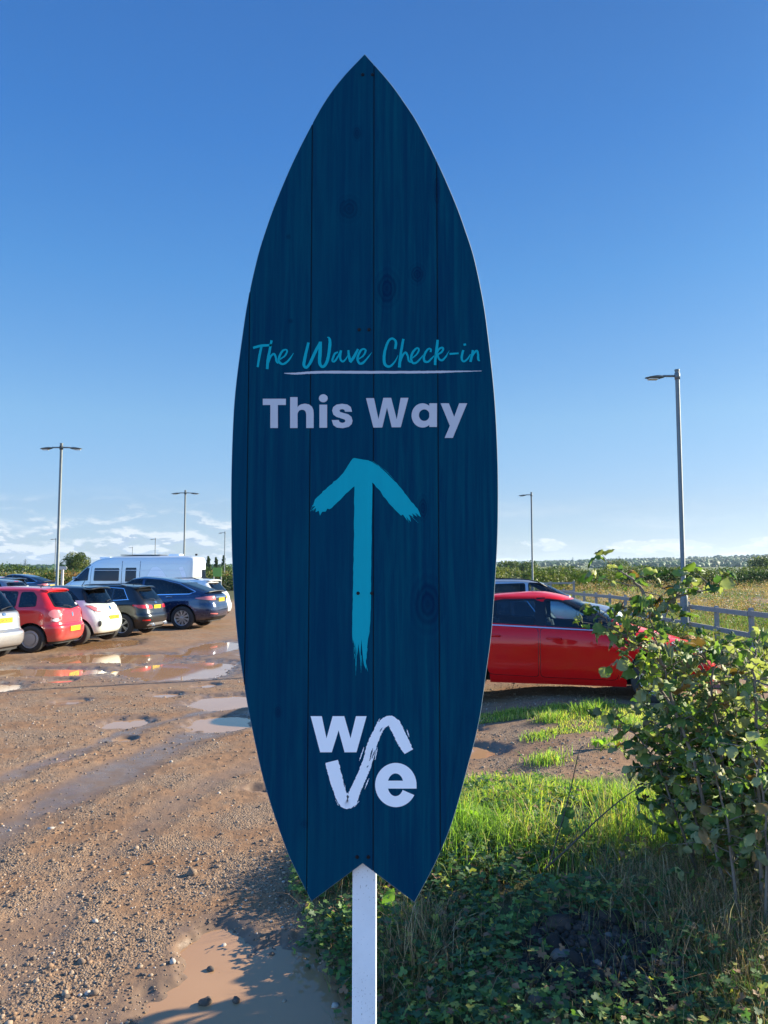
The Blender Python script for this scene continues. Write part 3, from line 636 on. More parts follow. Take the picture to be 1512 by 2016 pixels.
def body_surface(s, inset=0.0, z0=None, z1=None):
    fr, rr, ww = chaikin(s['front']), chaikin(s['rear']), chaikin(s['width'])
    zb = min(fr[0, 1], rr[0, 1]); zt = s['H']
    zs = np.unique(np.round(np.concatenate([fr[:, 1], rr[:, 1], ww[:, 1], np.linspace(zb, zt, 24), zt - (zt - zb) * .12 * np.linspace(0, 1, 14) ** 2.2]), 4))
    zs = zs[(zs >= zb) & (zs <= zt)]
    keep = [zs[0]]
    for z in zs[1:]:
        if z - keep[-1] > .0035: keep.append(z)
    zs = np.array(keep)
    if z0 is not None: zs = np.concatenate([[z0], zs[(zs > z0 + .01) & (zs < z1 - .01)], [z1]])
    M = s.get('M', 96); V = []
    for z in zs:
        xf, xr, w_ = interp_chain(fr, z), interp_chain(rr, z), interp_chain(ww, z)
        xf -= inset * 2.2; xr += inset * 2.2; w_ = max(w_ - inset, .02)
        if xf - xr < .05: xm = (xf + xr) / 2; xf = xm + .025; xr = xm - .025
        xc = (xf + xr) / 2; a = (xf - xr) / 2; th = np.linspace(-math.pi, math.pi, 721)[:-1]; c, sn = np.cos(th), np.sin(th)
        n_ = np.where(c > 0, s.get('nf', 4.2), s.get('nr', 6.5))
        x = xc + a * np.sign(c) * np.abs(c) ** (2 / n_); y = w_ * np.sign(sn) * np.abs(sn) ** (2 / n_)
        dx = np.diff(np.append(x, x[0])); dy = np.diff(np.append(y, y[0])); ds = np.hypot(dx, dy)
        an = np.unwrap(np.arctan2(dy, dx)); da = np.abs(np.diff(np.append(an, an[-1])))
        cum = np.concatenate([[0], np.cumsum(ds + .5 * da)]); tt = np.linspace(0, cum[-1], M + 1)[:-1]
        V.append(np.stack([np.interp(tt, cum, np.append(x, x[0])), np.interp(tt, cum, np.append(y, y[0])), np.full(M, z)], -1))
    nz = len(zs); V = np.concatenate(V); F_ = []
    for i in range(nz - 1):
        for k in range(M): F_.append((i * M + k, i * M + (k + 1) % M, (i + 1) * M + (k + 1) % M, (i + 1) * M + k))
    F_.append(tuple(range(M - 1, -1, -1))); F_.append(tuple((nz - 1) * M + k for k in range(M)))
    return V, F_
def tmpobj(V, F_):
    me = bpy.data.meshes.new('tmp'); me.from_pydata([tuple(v) for v in V], [], F_); me.update(); o = bpy.data.objects.new('tmp', me); C.objects.link(o); return o
def boolean(a, bs):
    for b in bs:                                # one at a time, so that a cut that fails can be left out
        md = a.modifiers.new('b', 'BOOLEAN'); md.operation = 'DIFFERENCE'; md.solver = 'EXACT'; md.object = b
        dg = bpy.context.evaluated_depsgraph_get(); dg.update(); me = bpy.data.meshes.new_from_object(a.evaluated_get(dg)); a.modifiers.clear()
        if len(me.polygons) < .6 * len(a.data.polygons): bpy.data.meshes.remove(me); print('CUT FAILED'); continue
        old = a.data; a.data = me; bpy.data.meshes.remove(old)
    me = a.data
    for o in bs: m_ = o.data; bpy.data.objects.remove(o); bpy.data.meshes.remove(m_)
    bpy.data.objects.remove(a)
    return me
def cyl(xc, zc, r, y0, y1, n=40):
    V = []
    for y in (y0, y1): V += [(xc + r * math.cos(2 * math.pi * k / n), y, zc + r * math.sin(2 * math.pi * k / n)) for k in range(n)]
    return V, [tuple(range(n)), tuple(range(2 * n - 1, n - 1, -1))] + [(k + n, (k + 1) % n + n, (k + 1) % n, k) for k in range(n)]
def ccw(P): return P if sum(P[i][0] * P[(i + 1) % len(P)][1] - P[(i + 1) % len(P)][0] * P[i][1] for i in range(len(P))) > 0 else P[::-1]
def inset_poly(P, d):
    P = ccw(P); n = len(P); o = []
    for i in range(n):
        a, b, c = Vector(P[i - 1]), Vector(P[i]), Vector(P[(i + 1) % n]); e1 = (b - a).normalized(); e2 = (c - b).normalized()
        n1 = Vector((-e1.y, e1.x)); n2 = Vector((-e2.y, e2.x)); m_ = (n1 + n2); l = m_.length
        m_ = m_ / l if l > 1e-6 else n1; k = d / max(m_.dot(n1), .45); o.append((b.x + m_.x * k, b.y + m_.y * k))
    return o
def roundp(P, r=.22, k=3):
    """rounded corners"""
    P = ccw(P); n = len(P); o = []
    for i in range(n):
        a, b, c = Vector(P[i - 1]), Vector(P[i]), Vector(P[(i + 1) % n]); p0 = b + (a - b) * min(r, .035 / max((a - b).length, .01) * 1.6); p2 = b + (c - b) * min(r, .035 / max((c - b).length, .01) * 1.6)
        for j in range(k + 1): t_ = j / k; q = p0 * (1 - t_) ** 2 + b * 2 * t_ * (1 - t_) + p2 * t_ ** 2; o.append((q.x, q.y))
    return o
def inpoly(x, y, P):
    r = False; n = len(P)
    for i in range(n):
        (x1, y1), (x2, y2) = P[i], P[(i + 1) % n]
        if (y1 > y) != (y2 > y) and x < (x2 - x1) * (y - y1) / (y2 - y1) + x1: r = not r
    return r
class Car:
    def __init__(s, spec): 
        s.s = spec; V, F_ = body_surface(spec); s.V, s.F = V, F_
        s.bvh = BVHTree.FromPolygons([Vector(v) for v in V], F_)
    def hit(s, mode, a, b):
        if mode == 'L': o, d = Vector((a, 3, b)), Vector((0, -1, 0))
        elif mode == 'R': o, d = Vector((a, -3, b)), Vector((0, 1, 0))
        elif mode == 'B': o, d = Vector((-4, a, b)), Vector((1, 0, 0))
        elif mode == 'F': o, d = Vector((9, a, b)), Vector((-1, 0, 0))
        elif mode == 'T': o, d = Vector((a, b, 5)), Vector((0, 0, -1))
        elif mode[0] in 'WV':   # wrap round the rear/front corners: a = angle in degrees, + towards the left side
            xc = float(mode[1:]); an = R(a); d = Vector((-math.cos(an), math.sin(an), 0)) if mode[0] == 'W' else Vector((math.cos(an), math.sin(an), 0)); o = Vector((xc, 0, b)) + d * 5; d = -d
        h = s.bvh.ray_cast(o, d)
        if h[0] is None: h = s.bvh.find_nearest(o + d * 3)
        n = h[1]
        if n.dot(d) > 0: n = -n
        return h[0], n
    def patch(s, name, mode, P, mats, parent, off=.003, ring=0.0, step=.09, r=.2, rounded=True, smooth=True, label=None):
        P0 = ccw(P); P = roundp(P, r) if rounded else ccw(P)
        sc = 40.0 if mode[0] in 'WV' else 1.0
        P = [(a / sc, b) for a, b in P]; P0 = [(a / sc, b) for a, b in P0]
        def subd(Q):
            o_ = []
            for i in range(len(Q)):
                (a1, b1), (a2, b2) = Q[i], Q[(i + 1) % len(Q)]; k_ = max(1, int(math.hypot(a2 - a1, b2 - b1) / (step * .8)))
                o_ += [(a1 + (a2 - a1) * j / k_, b1 + (b2 - b1) * j / k_) for j in range(k_)]
            return o_
        Pr = P; P = subd(P); pts = [Vector(p) for p in P]; cons = [list(range(len(P)))]
        inner = subd(roundp(inset_poly(P0, ring), r) if rounded else inset_poly(P0, ring)) if ring else None
        if inner: b0 = len(pts); pts += [Vector(p) for p in inner]; cons.append(list(range(b0, b0 + len(inner))))
        xs_, ys_ = [p[0] for p in P], [p[1] for p in P]; far = inset_poly(Pr, max(ring * 1.3, step * .3))
        gx = np.arange(min(xs_) + step / 2, max(xs_), step); gy = np.arange(min(ys_) + step / 2, max(ys_), step)
        for i, x in enumerate(gx):
            for y in gy:
                if inpoly(x, y, far) and inpoly(x, y, P): pts.append(Vector((x, y)))
        v, e, f_, *_ = delaunay_2d_cdt(pts, [], cons, 1, 1e-5)
        vs, fs, mi = [], [], []
        for p in v:
            h, n = s.hit(mode, p.x * sc, p.y); vs.append(h + n * off)
        for f in f_:
            cx = sum(v[i].x for i in f) / len(f); cy = sum(v[i].y for i in f) / len(f)
            if not inpoly(cx, cy, P): continue
            f = tuple(f); nn = (vs[f[1]] - vs[f[0]]).cross(vs[f[2]] - vs[f[0]]); _, hn = s.hit(mode, cx * sc, cy)
            if nn.dot(hn) < 0: f = f[::-1]
            fs.append(f); mi.append(1 if (inner and not inpoly(cx, cy, inner)) else 0)
        o = mesh(name, vs, fs, mats, parent, smooth, mi)
        if label: o['label'] = label
        return o
def wheel(parent, x, y, r, w_, side, style, rm):
    prof = [(r * .66, -.5), (r * .74, -.52), (r * .90, -.50), (r * .975, -.42), (r, -.30), (r, .30), (r * .975, .42), (r * .90, .50), (r * .74, .52), (r * .66, .5)]
    n = 40; V = []; F_ = []
    for rr, q in prof:
        V += [(rr * math.cos(2 * math.pi * k / n), q * w_, rr * math.sin(2 * math.pi * k / n)) for k in range(n)]
    for i in range(len(prof) - 1):
        for k in range(n): F_.append((i * n + k, i * n + (k + 1) % n, (i + 1) * n + (k + 1) % n, (i + 1) * n + k))
    ty = mesh('wheel', V, F_, mtyre, parent, True); ty.location = (x, y, r)
    mb = MB(); R0 = r * .67; yo = side * w_ * .42
    def ringv(rr, yy): return [(rr * math.cos(2 * math.pi * k / n), yy, rr * math.sin(2 * math.pi * k / n)) for k in range(n)]
    def lathe(pr, m=0):
        b = []
        for rr, yy in pr: b += ringv(rr, yy)
        mb.add(b, [(i * n + k, i * n + (k + 1) % n, (i + 1) * n + (k + 1) % n, (i + 1) * n + k) for i in range(len(pr) - 1) for k in range(n)], m)
    lathe([(R0, -side * w_ * .5), (R0, yo + side * .01), (R0 * .95, yo + side * .012), (R0 * .90, yo), (R0 * .88, yo - side * .06)])
    lathe([(R0 * .9, yo - side * .09), (.001, yo - side * .09)], 1)
    lathe([(R0 * .20, yo - side * .05), (R0 * .19, yo + side * .012), (R0 * .12, yo + side * .02), (.001, yo + side * .02)])
    if style == 'cover':
        lathe([(R0 * .90, yo), (R0 * .80, yo + side * .012)]); lathe([(R0 * .62, yo + side * .014), (R0 * .30, yo + side * .02), (.001, yo + side * .022)])
        ns, a0, a1, w0, w1 = 8, .55, .92, .30, .42
    elif style == 'turbine': ns, a0, a1, w0, w1 = 10, .15, .93, .07, .15
    elif style == 'twin': ns, a0, a1, w0, w1 = 5, .15, .93, .05, .06
    else: ns, a0, a1, w0, w1 = 7, .15, .93, .12, .11
    for k in range(ns):
        for dd in ((-.13, .13) if style == 'twin' else (0,)):
            a = 2 * math.pi * k / ns + dd * .8; ao = a + dd * 1.1 - dd * .8 + (.22 if style == 'turbine' else 0); q = []
            for rr, ww_, an in ((a0, w0, a), (a1, w1, ao)):
                c_ = Vector((math.cos(an), 0, math.sin(an))) * rr * R0; tn = Vector((-math.sin(an), 0, math.cos(an))) * ww_ * R0
                q += [c_ - tn, c_ + tn]
            y1 = yo + side * .004; y0 = yo - side * .05
            vs = [Vector((p.x, y1 - (side * .012 if i < 2 else 0), p.z)) for i, p in enumerate(q)] + [Vector((p.x, y0, p.z)) for p in q]
            mb.add(vs, [(0, 1, 3, 2), (4, 6, 7, 5), (0, 2, 6, 4), (1, 5, 7, 3), (0, 4, 5, 1), (2, 3, 7, 6)])
    rim = mb.build('rim', [rm, mblk], ty); 
    return ty
def seat(parent, x, y, z=.5, h=.46, nm='seat'):
    bm = bmesh.new()
    for c, d, rot in (((x, y, z), (.5, .5, .16), 0), ((x - .30, y, z + h * .5), (.14, .48, h), R(-14)), ((x - .42, y, z + h + .10), (.09, .26, .17), R(-10))):
        r_ = bmesh.ops.create_cube(bm, size=1, matrix=Matrix.Translation(c) @ Matrix.Rotation(rot, 4, 'Y') @ Matrix.Diagonal((*d, 1)))
    bmesh.ops.bevel(bm, geom=bm.edges[:], offset=.04, segments=2, affect='EDGES')
    me = bpy.data.meshes.new(nm); bm.to_mesh(me); bm.free(); me.materials.append(mseat); me.polygons.foreach_set('use_smooth', [True] * len(me.polygons)); return obj(nm, me, parent)
def plate(parent, c, n_, txt, w_=.50, h=.11):
    """number plate: c centre, n_ outward heading angle in the car's frame (180 = straight back), tilt 0"""
    me = MB(); me.box((0, 0, 0), (w_, .006, h)); o = me.build('number_plate', myel, parent)
    o.rotation_euler = (0, 0, R(n_ - 270)); o.location = c
    if txt:
        cu = bpy.data.curves.new('txt', 'FONT'); cu.body = txt; cu.align_x = 'CENTER'; cu.align_y = 'CENTER'; cu.size = .105; cu.offset = .0015
        to = bpy.data.objects.new('txt', cu); C.objects.link(to); dg = bpy.context.evaluated_depsgraph_get(); dg.update(); m2 = bpy.data.meshes.new_from_object(to.evaluated_get(dg)); bpy.data.objects.remove(to)
        xs_ = [v.co.x for v in m2.vertices]; k = (w_ * .90) / (max(xs_) - min(xs_))
        for v in m2.vertices: v.co = Vector((v.co.x * k, -.0042, v.co.y * 1.02))
        m2.materials.clear(); m2.materials.append(mink); obj('plate_lettering', m2, o)
    return o
def make_car(name, s, loc, ang, label, cat='car', group='cars parked in the gravel car park'):
    """s: spec, x measured forward from the rear bumper"""
    c = Car(s); root = empty(name, loc, ang); tag(root, label, cat, group)
    W = max(p[0] for p in s['width']); cut = []
    rw_ = s['wr']; ra = rw_ + s.get('arch', .055)
    for xw in s['axles']:
        for sd in (1, -1):
            V, F_ = cyl(xw, rw_ + .01, ra, sd * (W - .30), sd * (W + .2));
            if sd < 0: F_ = [f[::-1] for f in F_]
            cut.append(tmpobj(V, F_))
            zlo = -.1; bx0, bx1 = xw - ra, xw + ra      # open the arch downwards
            m_ = MB(); m_.box((xw, sd * (W - .05), (rw_ - .1) / 2 - .02), (2 * ra * .995, .5, rw_ + .1)); cut.append(tmpobj(m_.v, m_.f))
    if s.get('cabin', True):
        V, F_ = body_surface(s, .055, s['floor'], s['H'] - .045); cut.append(tmpobj(V, F_))
        for mode, P in [('L', p) for p in s['side']] + [('R', p) for p in s['side']] + [('B', p) for p in s.get('back', [])] + [('F', p) for p in s.get('screen', [])]:
            Q = roundp(inset_poly(P, .022)); n = len(Q)
            if mode in 'LR':
                sg = 1 if mode == 'L' else -1; V = [(x, sg * (W - .42), z) for x, z in Q] + [(x, sg * (W + .3), z) for x, z in Q]; fl = sg < 0
            else:
                hs = [c.hit(mode, y, z)[0].x for y, z in Q]; dd = .16 + (max(hs) - min(hs)) * .0
                sg = -1 if mode == 'B' else 1
                V = [(h_ - sg * .22, y, z) for (y, z), h_ in zip(Q, hs)] + [(h_ + sg * .3, y, z) for (y, z), h_ in zip(Q, hs)]; fl = sg > 0
            F_ = [tuple(range(n)), tuple(range(2 * n - 1, n - 1, -1))] + [(i + n, (i + 1) % n + n, (i + 1) % n, i) for i in range(n)]
            bm = bmesh.new(); bv = [bm.verts.new(v) for v in V]
            for f in F_: bm.faces.new([bv[i] for i in f])
            bmesh.ops.triangulate(bm, faces=bm.faces[:]); bmesh.ops.recalc_face_normals(bm, faces=bm.faces[:]); me = bpy.data.meshes.new('t'); bm.to_mesh(me); bm.free()
            o = bpy.data.objects.new('tmp', me); C.objects.link(o); cut.append(o)
    me = boolean(tmpobj(c.V, c.F), cut); me.name = 'body'
    me.materials.clear(); pm = s['paint']; me.materials.append(pm); me.materials.append(mint); me.materials.append(s.get('paint2', pm)); me.materials.append(mblk)
    zb2 = s.get('split')
    for p in me.polygons:
        cc = p.center; nr_ = c.bvh.find_nearest(cc); d = nr_[3]
        i = 1 if d > .012 else 0
        if i == 0 and zb2 and zb2(cc.x, cc.z): i = 2
        if i == 0 and (cc.z < s.get('clad', 0) or p.normal.z < -.8): i = 3
        p.material_index = i; p.use_smooth = True
    me.set_sharp_from_angle(angle=R(32))
    body = obj('body', me, root)
    gs, gb = s.get('gside', gclear), s.get('gback', gtint)
    for k, P in enumerate(s['side']):
        for md in 'LR':
            o = c.patch('side_window', md, P, [s.get('gsides', {}).get(k, gs), mtrim], root, .0035, .028)
    for P in s.get('back', []): c.patch('rear_window', 'B', P, [gb, mtrim], root, .004, .035)
    for P in s.get('screen', []): c.patch('windscreen', 'F', P, [gclear, mtrim], root, .004, .04)
    for P in s.get('doors', []):
        for md in 'LR':
            dr = c.patch('door', md, P, [pm, mtrim], root, .0018, .007)
            hx, hz_ = s['handles'][s['doors'].index(P)] if 'handles' in s else (min(p[0] for p in P) + .14, max(p[1] for p in P) - .10)
            h, n_ = c.hit(md, hx, hz_); m_ = MB(); 
            m_.tube([h + n_ * .004 + Vector((-.10, 0, 0)), h + n_ * .035 + Vector((-.07, 0, 0)), h + n_ * .038 + Vector((.07, 0, 0)), h + n_ * .004 + Vector((.10, 0, 0))], .012, 6)
            m_.build('door_handle', s.get('hm', pm), dr, True)
    if 'gate' in s: gt = c.patch('tailgate', 'B', s['gate'], [pm, mtrim], root, .0018, .007)
    for nm, md, P, mt, off in s.get('extra', []): c.patch(nm, md, P, mt, root, off)
    for i, xw in enumerate(s['axles']):
        for sd in (1, -1): wheel(root, xw, sd * (s.get('track', W) - .115), rw_, .21, sd, s['wheel'], s.get('rimm', mrim))
    if s.get('cabin', True):
        for xs_ in s['seats']:
            for y in (.36, -.36): seat(root, xs_, y, s['floor'] + .02)
        m_ = MB(); xd = s['dash']; m_.box((xd, 0, s['floor'] + .22), (.4, W * 1.7, .30)); m_.build('dashboard', mint, root)
        m_ = MB(); cx, cy, cz = xd - .36, -.36, s['floor'] + .36
        m_.tube([Vector((cx + .05 * math.sin(a), cy + .18 * math.cos(a), cz + .17 * math.sin(a))) for a in [2 * math.pi * k / 20 for k in range(21)]], .014, 6); m_.box((cx, cy, cz), (.03, .34, .04)); m_.box((cx + .12, cy, cz - .03), (.25, .06, .06)); m_.build('steering_wheel', mblk, root)
    if 'mirror' in s:
        mx_, mz = s['mirror']
        for sd in (1, -1):
            h, n_ = c.hit('L' if sd > 0 else 'R', mx_, mz); bm = bmesh.new()
            bmesh.ops.create_uvsphere(bm, u_segments=14, v_segments=10, radius=1, matrix=Matrix.Translation(h + Vector((-.02, sd * .15, .04))) @ Matrix.Diagonal((.075, .12, .085, 1)))
            bmesh.ops.create_cube(bm, size=1, matrix=Matrix.Translation(h + Vector((0, sd * .05, -.01))) @ Matrix.Diagonal((.05, .12, .03, 1)))
            for v in bm.verts:
                if v.co.x < h.x - .05: v.co.x = h.x - .05
            m2 = bpy.data.meshes.new('wing_mirror'); bm.to_mesh(m2); bm.free(); m2.materials.append(pm); m2.polygons.foreach_set('use_smooth', [True] * len(m2.polygons)); obj('wing_mirror', m2, root)
    if 'plate' in s:
        px_, py_, pz_, tx = s['plate']; h, n_ = c.hit('B', py_, pz_); plate(root, (h.x - .012, py_, pz_), 180, tx)
    if 'spoiler' in s:
        (x0, x1, z, hw) = s['spoiler']; m_ = MB()
        vs = []
        for k, (x, dz, wd) in enumerate(((x1, .012, hw * .96), (x0 + .05, .0, hw), (x0, -.02, hw * .93), (x0, -.045, hw * .93), (x1, -.03, hw * .96))):
            for y in np.linspace(-1, 1, 11): vs.append((x + .05 * abs(y) ** 3 * (1 if k < 4 else 0), y * wd, z + dz - .035 * abs(y) ** 2.5))
        fs = [(r_ * 11 + q, r_ * 11 + q + 1, ((r_ + 1) % 5) * 11 + q + 1, ((r_ + 1) % 5) * 11 + q) for r_ in range(5) for q in range(10)] + [tuple(r_ * 11 for r_ in range(5)), tuple(r_ * 11 + 10 for r_ in range(4, -1, -1))]
        m_.add(vs, fs); m_.build('spoiler', s.get('spm', pm), root, False)
    if 'wiper' in s:
        (y0, z0_), (y1, z1_) = s['wiper']; a, n1_ = c.hit('B', y0, z0_); b, n2_ = c.hit('B', y1, z1_); m_ = MB(); m_.tube([a + n1_ * .03, (a + b) / 2 + n1_ * .045, b + n2_ * .02], [.016, .009, .007], 6); m_.build('rear_wiper', mblk, root)
    if 'rails' in s:
        for sd in (1, -1):
            m_ = MB(); pts = []
            for x in np.linspace(s['rails'][0], s['rails'][1], 9):
                h, n_ = c.hit('T', x, sd * s['rails'][2]); e_ = min(x - s['rails'][0], s['rails'][1] - x); pts.append(h + Vector((0, 0, .045 * min(1, e_ / .15))))
            m_.tube(pts, .016, 6); m_.build('roof_rail', s.get('railm', mchrome), root, True)
    if 'fin' in s:
        h, _ = c.hit('T', s['fin'], 0); m_ = MB(); m_.tube([h, h + Vector((-.14 if s.get('aerial') else -.06, 0, .22 if s.get('aerial') else .06))], [.012, .004], 6); m_.build('roof_aerial', mblk, root)
    for ex in s.get('fn', []): ex(c, root)
    return root, c
def place(root, px, Y, ang_deg, z=0.0, L0=0.0):
    """rear bumper centre seen at pixel column px, depth Y; nose heading in degrees from +X"""
    X_ = (px - 756) / F * Y; root.location = (X_, Y, z); root.rotation_euler = (0, 0, R(ang_deg))
HEAD = 180 - 8
# --- red three-box-less supermini
def disc(c, root, name, mode, a, b, ra, rb, mat, off=.008, n=18): c.patch(name, mode, [(a + ra * math.cos(2 * math.pi * k / n), b + rb * math.sin(2 * math.pi * k / n)) for k in range(n)], [mat], root, off, rounded=False, step=.05)
pr = paint('bright_red_paint', (.56, .012, .014))
polo = dict(H=1.465, W=1.65, paint=pr, rear=[(.14,.20),(.04,.28),(.0,.42),(.0,.56),(.055,.63),(.07,.80),(.10,.93),(.15,1.0),(.40,1.34),(.47,1.40),(.75,1.44),(1.45,1.465)],
 front=[(3.82,.18),(3.9,.32),(3.9,.52),(3.86,.64),(3.66,.74),(3.1,.92),(2.92,.99),(2.3,1.34),(2.05,1.42),(1.75,1.45),(1.6,1.465)],
 width=[(.74,.18),(.795,.28),(.825,.45),(.82,.66),(.81,.86),(.785,.97),(.74,1.05),(.635,1.34),(.57,1.415),(.30,1.465)],
 axles=[.66,3.12], wr=.30, floor=.62, wheel='cover', rimm=mcap, seats=[1.35,2.15], dash=2.75,
 side=[[(.58,1.02),(.98,1.0),(.98,1.35),(.70,1.35),(.60,1.24)], [(1.04,1.0),(1.90,.97),(1.90,1.375),(1.04,1.36)], [(1.98,.97),(2.80,.96),(2.60,1.10),(2.26,1.32),(2.05,1.38),(1.98,1.38)]],
 gsides={0: gtint, 1: gtint}, back=[[(-.62,1.0),(-.48,.985),(0,.94),(.48,.985),(.62,1.0),(.54,1.31),(.45,1.34),(-.45,1.34),(-.54,1.31)]], screen=[[(-.66,1.02),(.66,1.02),(.55,1.36),(-.55,1.36)]],
 doors=[[(1.0,.30),(1.92,.30),(1.92,.95),(1.0,.98),(.98,.72)], [(1.95,.30),(2.72,.30),(2.86,.55),(2.86,.93),(1.95,.95)]], gate=[(-.55,.64),(.55,.64),(.62,.98),(0,.925),(-.62,.98)],
 extra=[('rear_light', 'L', [(.075,.70),(.25,.68),(.20,.93),(.11,.96)], [mpink], .006), ('rear_light', 'R', [(.075,.70),(.25,.68),(.20,.93),(.11,.96)], [mpink], .006),
        ('headlight','F',[(.45,.55),(.74,.56),(.70,.72),(.5,.70)],[mclr],.006), ('headlight','F',[(-.45,.55),(-.74,.56),(-.70,.72),(-.5,.70)],[mclr],.006)],
 plate=(0,0,.50,'KV53 RZL'), spoiler=(.36,.52,1.425,.56), wiper=((.0,.97),(.30,1.03)), mirror=(2.72,.98), fin=.85, clad=.24)
def polo_lights(c, root):
    for sg in (1, -1):
        disc(c, root, 'rear_light', 'B', sg * .66, .85, .085, .10, mpink); disc(c, root, 'reversing_light', 'B', sg * .66, .72, .055, .04, mclr, .010); 
    disc(c, root, 'badge', 'B', 0, .82, .055, .055, mchrome)
    c.patch('parcel_sticker', 'B', [(-.48,1.02),(-.36,1.02),(-.36,1.07),(-.48,1.07)], [mclr], root, .008)
polo['fn'] = [polo_lights]
red_hatch, _ = make_car('red_hatchback', polo, (0,0,0), 0, 'small red hatchback with round rear lamps, between the silver and the white car')
place(red_hatch, 153, 19.0, 180 - 2); red_hatch.scale = (1.05,) * 3
# --- white city car with black roof
pw = paint('white_paint', (.68, .72, .64), dirt=.06); pk = paint('black_roof_paint', (.006, .007, .010), dirt=0)
adam = dict(H=1.48, paint=pw, paint2=pk, split=lambda x, z: z > 1.12 - max(0, (x - 2.6)) * .4 and z > 1.0, nr=4.2,
 rear=[(.20,.22),(.06,.30),(.0,.45),(.0,.60),(.05,.74),(.13,.86),(.17,.95),(.24,1.02),(.46,1.36),(.56,1.43),(.9,1.465),(1.4,1.48)],
 front=[(3.62,.20),(3.7,.35),(3.7,.55),(3.62,.70),(3.4,.82),(2.95,.97),(2.8,1.03),(2.2,1.36),(1.95,1.44),(1.7,1.47),(1.6,1.48)],
 width=[(.76,.2),(.83,.32),(.86,.50),(.86,.68),(.835,.86),(.79,.98),(.75,1.06),(.62,1.35),(.55,1.42),(.28,1.48)],
 axles=[.60,2.92], wr=.31, floor=.64, wheel='spoke', seats=[1.25,1.95], dash=2.6,
 side=[[(.62,1.12),(1.25,1.05),(1.25,1.36),(.90,1.35)], [(1.31,1.04),(2.62,.99),(2.38,1.18),(2.1,1.34),(1.9,1.39),(1.31,1.38)]], gsides={0: gpriv},
 back=[[(-.66,1.03),(0,1.0),(.66,1.03),(.55,1.36),(.45,1.39),(-.45,1.39),(-.55,1.36)]], gback=gtint, screen=[[(-.66,1.06),(.66,1.06),(.54,1.38),(-.54,1.38)]],
 doors=[[(1.28,.30),(2.55,.30),(2.72,.6),(2.72,.95),(1.28,1.02)]], gate=[(-.58,.56),(.58,.56),(.66,.98),(-.66,.98)],
 extra=[('number_plate_recess','B',[(-.30,.62),(.30,.62),(.30,.78),(-.30,.78)],[pw],.002)],
 plate=(0,0,.66,'WF63 NNG'), spoiler=(.34,.60,1.455,.54), spm=pk, wiper=((0,1.05),(-.30,1.10)), mirror=(2.6,1.02), fin=.95, aerial=True, clad=.24)
adam['extra'] = []
def adam_x(c, root):
    for sg in (1, -1):
        c.patch('rear_light', 'W1.0', [(sg * 26, .93), (sg * 40, .86), (sg * 52, .98), (sg * 44, 1.01)] if 0 else [(sg * 24, .86), (sg * 30, .80), (sg * 38, .83), (sg * 52, .98), (sg * 44, .985)], [mpink, mblk], root, .006, .008, step=.04)
        c.patch('reversing_light', 'W1.0', [(sg * 26, .865), (sg * 30, .82), (sg * 36, .85), (sg * 33, .92)], [mclr], root, .010, step=.04)
    disc(c, root, 'badge', 'B', 0, .90, .06, .06, mchrome); disc(c, root, 'exhaust_trim', 'W1.0', 33, .52, 2.6, .075, mblk, .006)
adam['fn'] = [adam_x]
white_city, _ = make_car('white_city_car', adam, (0,0,0), 0, 'little white city car with a black roof and oval fog light, beside the red hatchback')
place(white_city, 230, 20.9, HEAD); white_city.scale = (1.03,) * 3
# --- black SUV
pb = paint('gloss_black_paint', (.004, .005, .007), coat=.7, dirt=.05)
suv = dict(H=1.66, paint=pb, rear=[(.16,.26),(.05,.34),(.0,.50),(.0,.66),(.06,.74),(.10,.95),(.18,1.10),(.52,1.50),(.60,1.57),(1.0,1.63),(1.8,1.66)],
 front=[(4.55,.24),(4.64,.40),(4.65,.65),(4.60,.82),(4.3,.96),(3.6,1.08),(3.45,1.13),(2.75,1.50),(2.5,1.59),(2.2,1.64),(2.0,1.66)],
 width=[(.84,.24),(.90,.36),(.945,.55),(.94,.78),(.93,.98),(.89,1.10),(.86,1.16),(.71,1.50),(.64,1.60),(.35,1.66)],
 axles=[.86,3.68], wr=.36, floor=.74, wheel='twin', seats=[1.65,2.6], dash=3.3,
 side=[[(.68,1.20),(1.22,1.17),(1.22,1.50),(.92,1.49)], [(1.28,1.16),(2.15,1.14),(2.15,1.545),(1.28,1.52)], [(2.22,1.14),(3.32,1.11),(2.7,1.47),(2.5,1.55),(2.22,1.56)]], gsides={0: gtint, 1: gtint},
 back=[[(-.68,1.14),(0,1.11),(.68,1.14),(.60,1.47),(-.60,1.47)]], gback=gtint, screen=[[(-.76,1.16),(.76,1.16),(.62,1.52),(-.62,1.52)]],
 doors=[[(1.35,.36),(2.14,.36),(2.14,1.12),(1.25,1.14),(1.22,.95)], [(2.18,.36),(3.25,.36),(3.38,.7),(3.38,1.08),(2.18,1.12)]], gate=[(-.66,.70),(.66,.70),(.72,1.12),(-.72,1.12)],
 plate=(0,0,.93,'GK17 DXC'), spoiler=(.40,.66,1.60,.63), wiper=((0,1.13),(.32,1.17)), mirror=(3.2,1.14), rails=(.9,2.7,.60), railm=mblk, fin=.95, clad=.36, hm=pb)
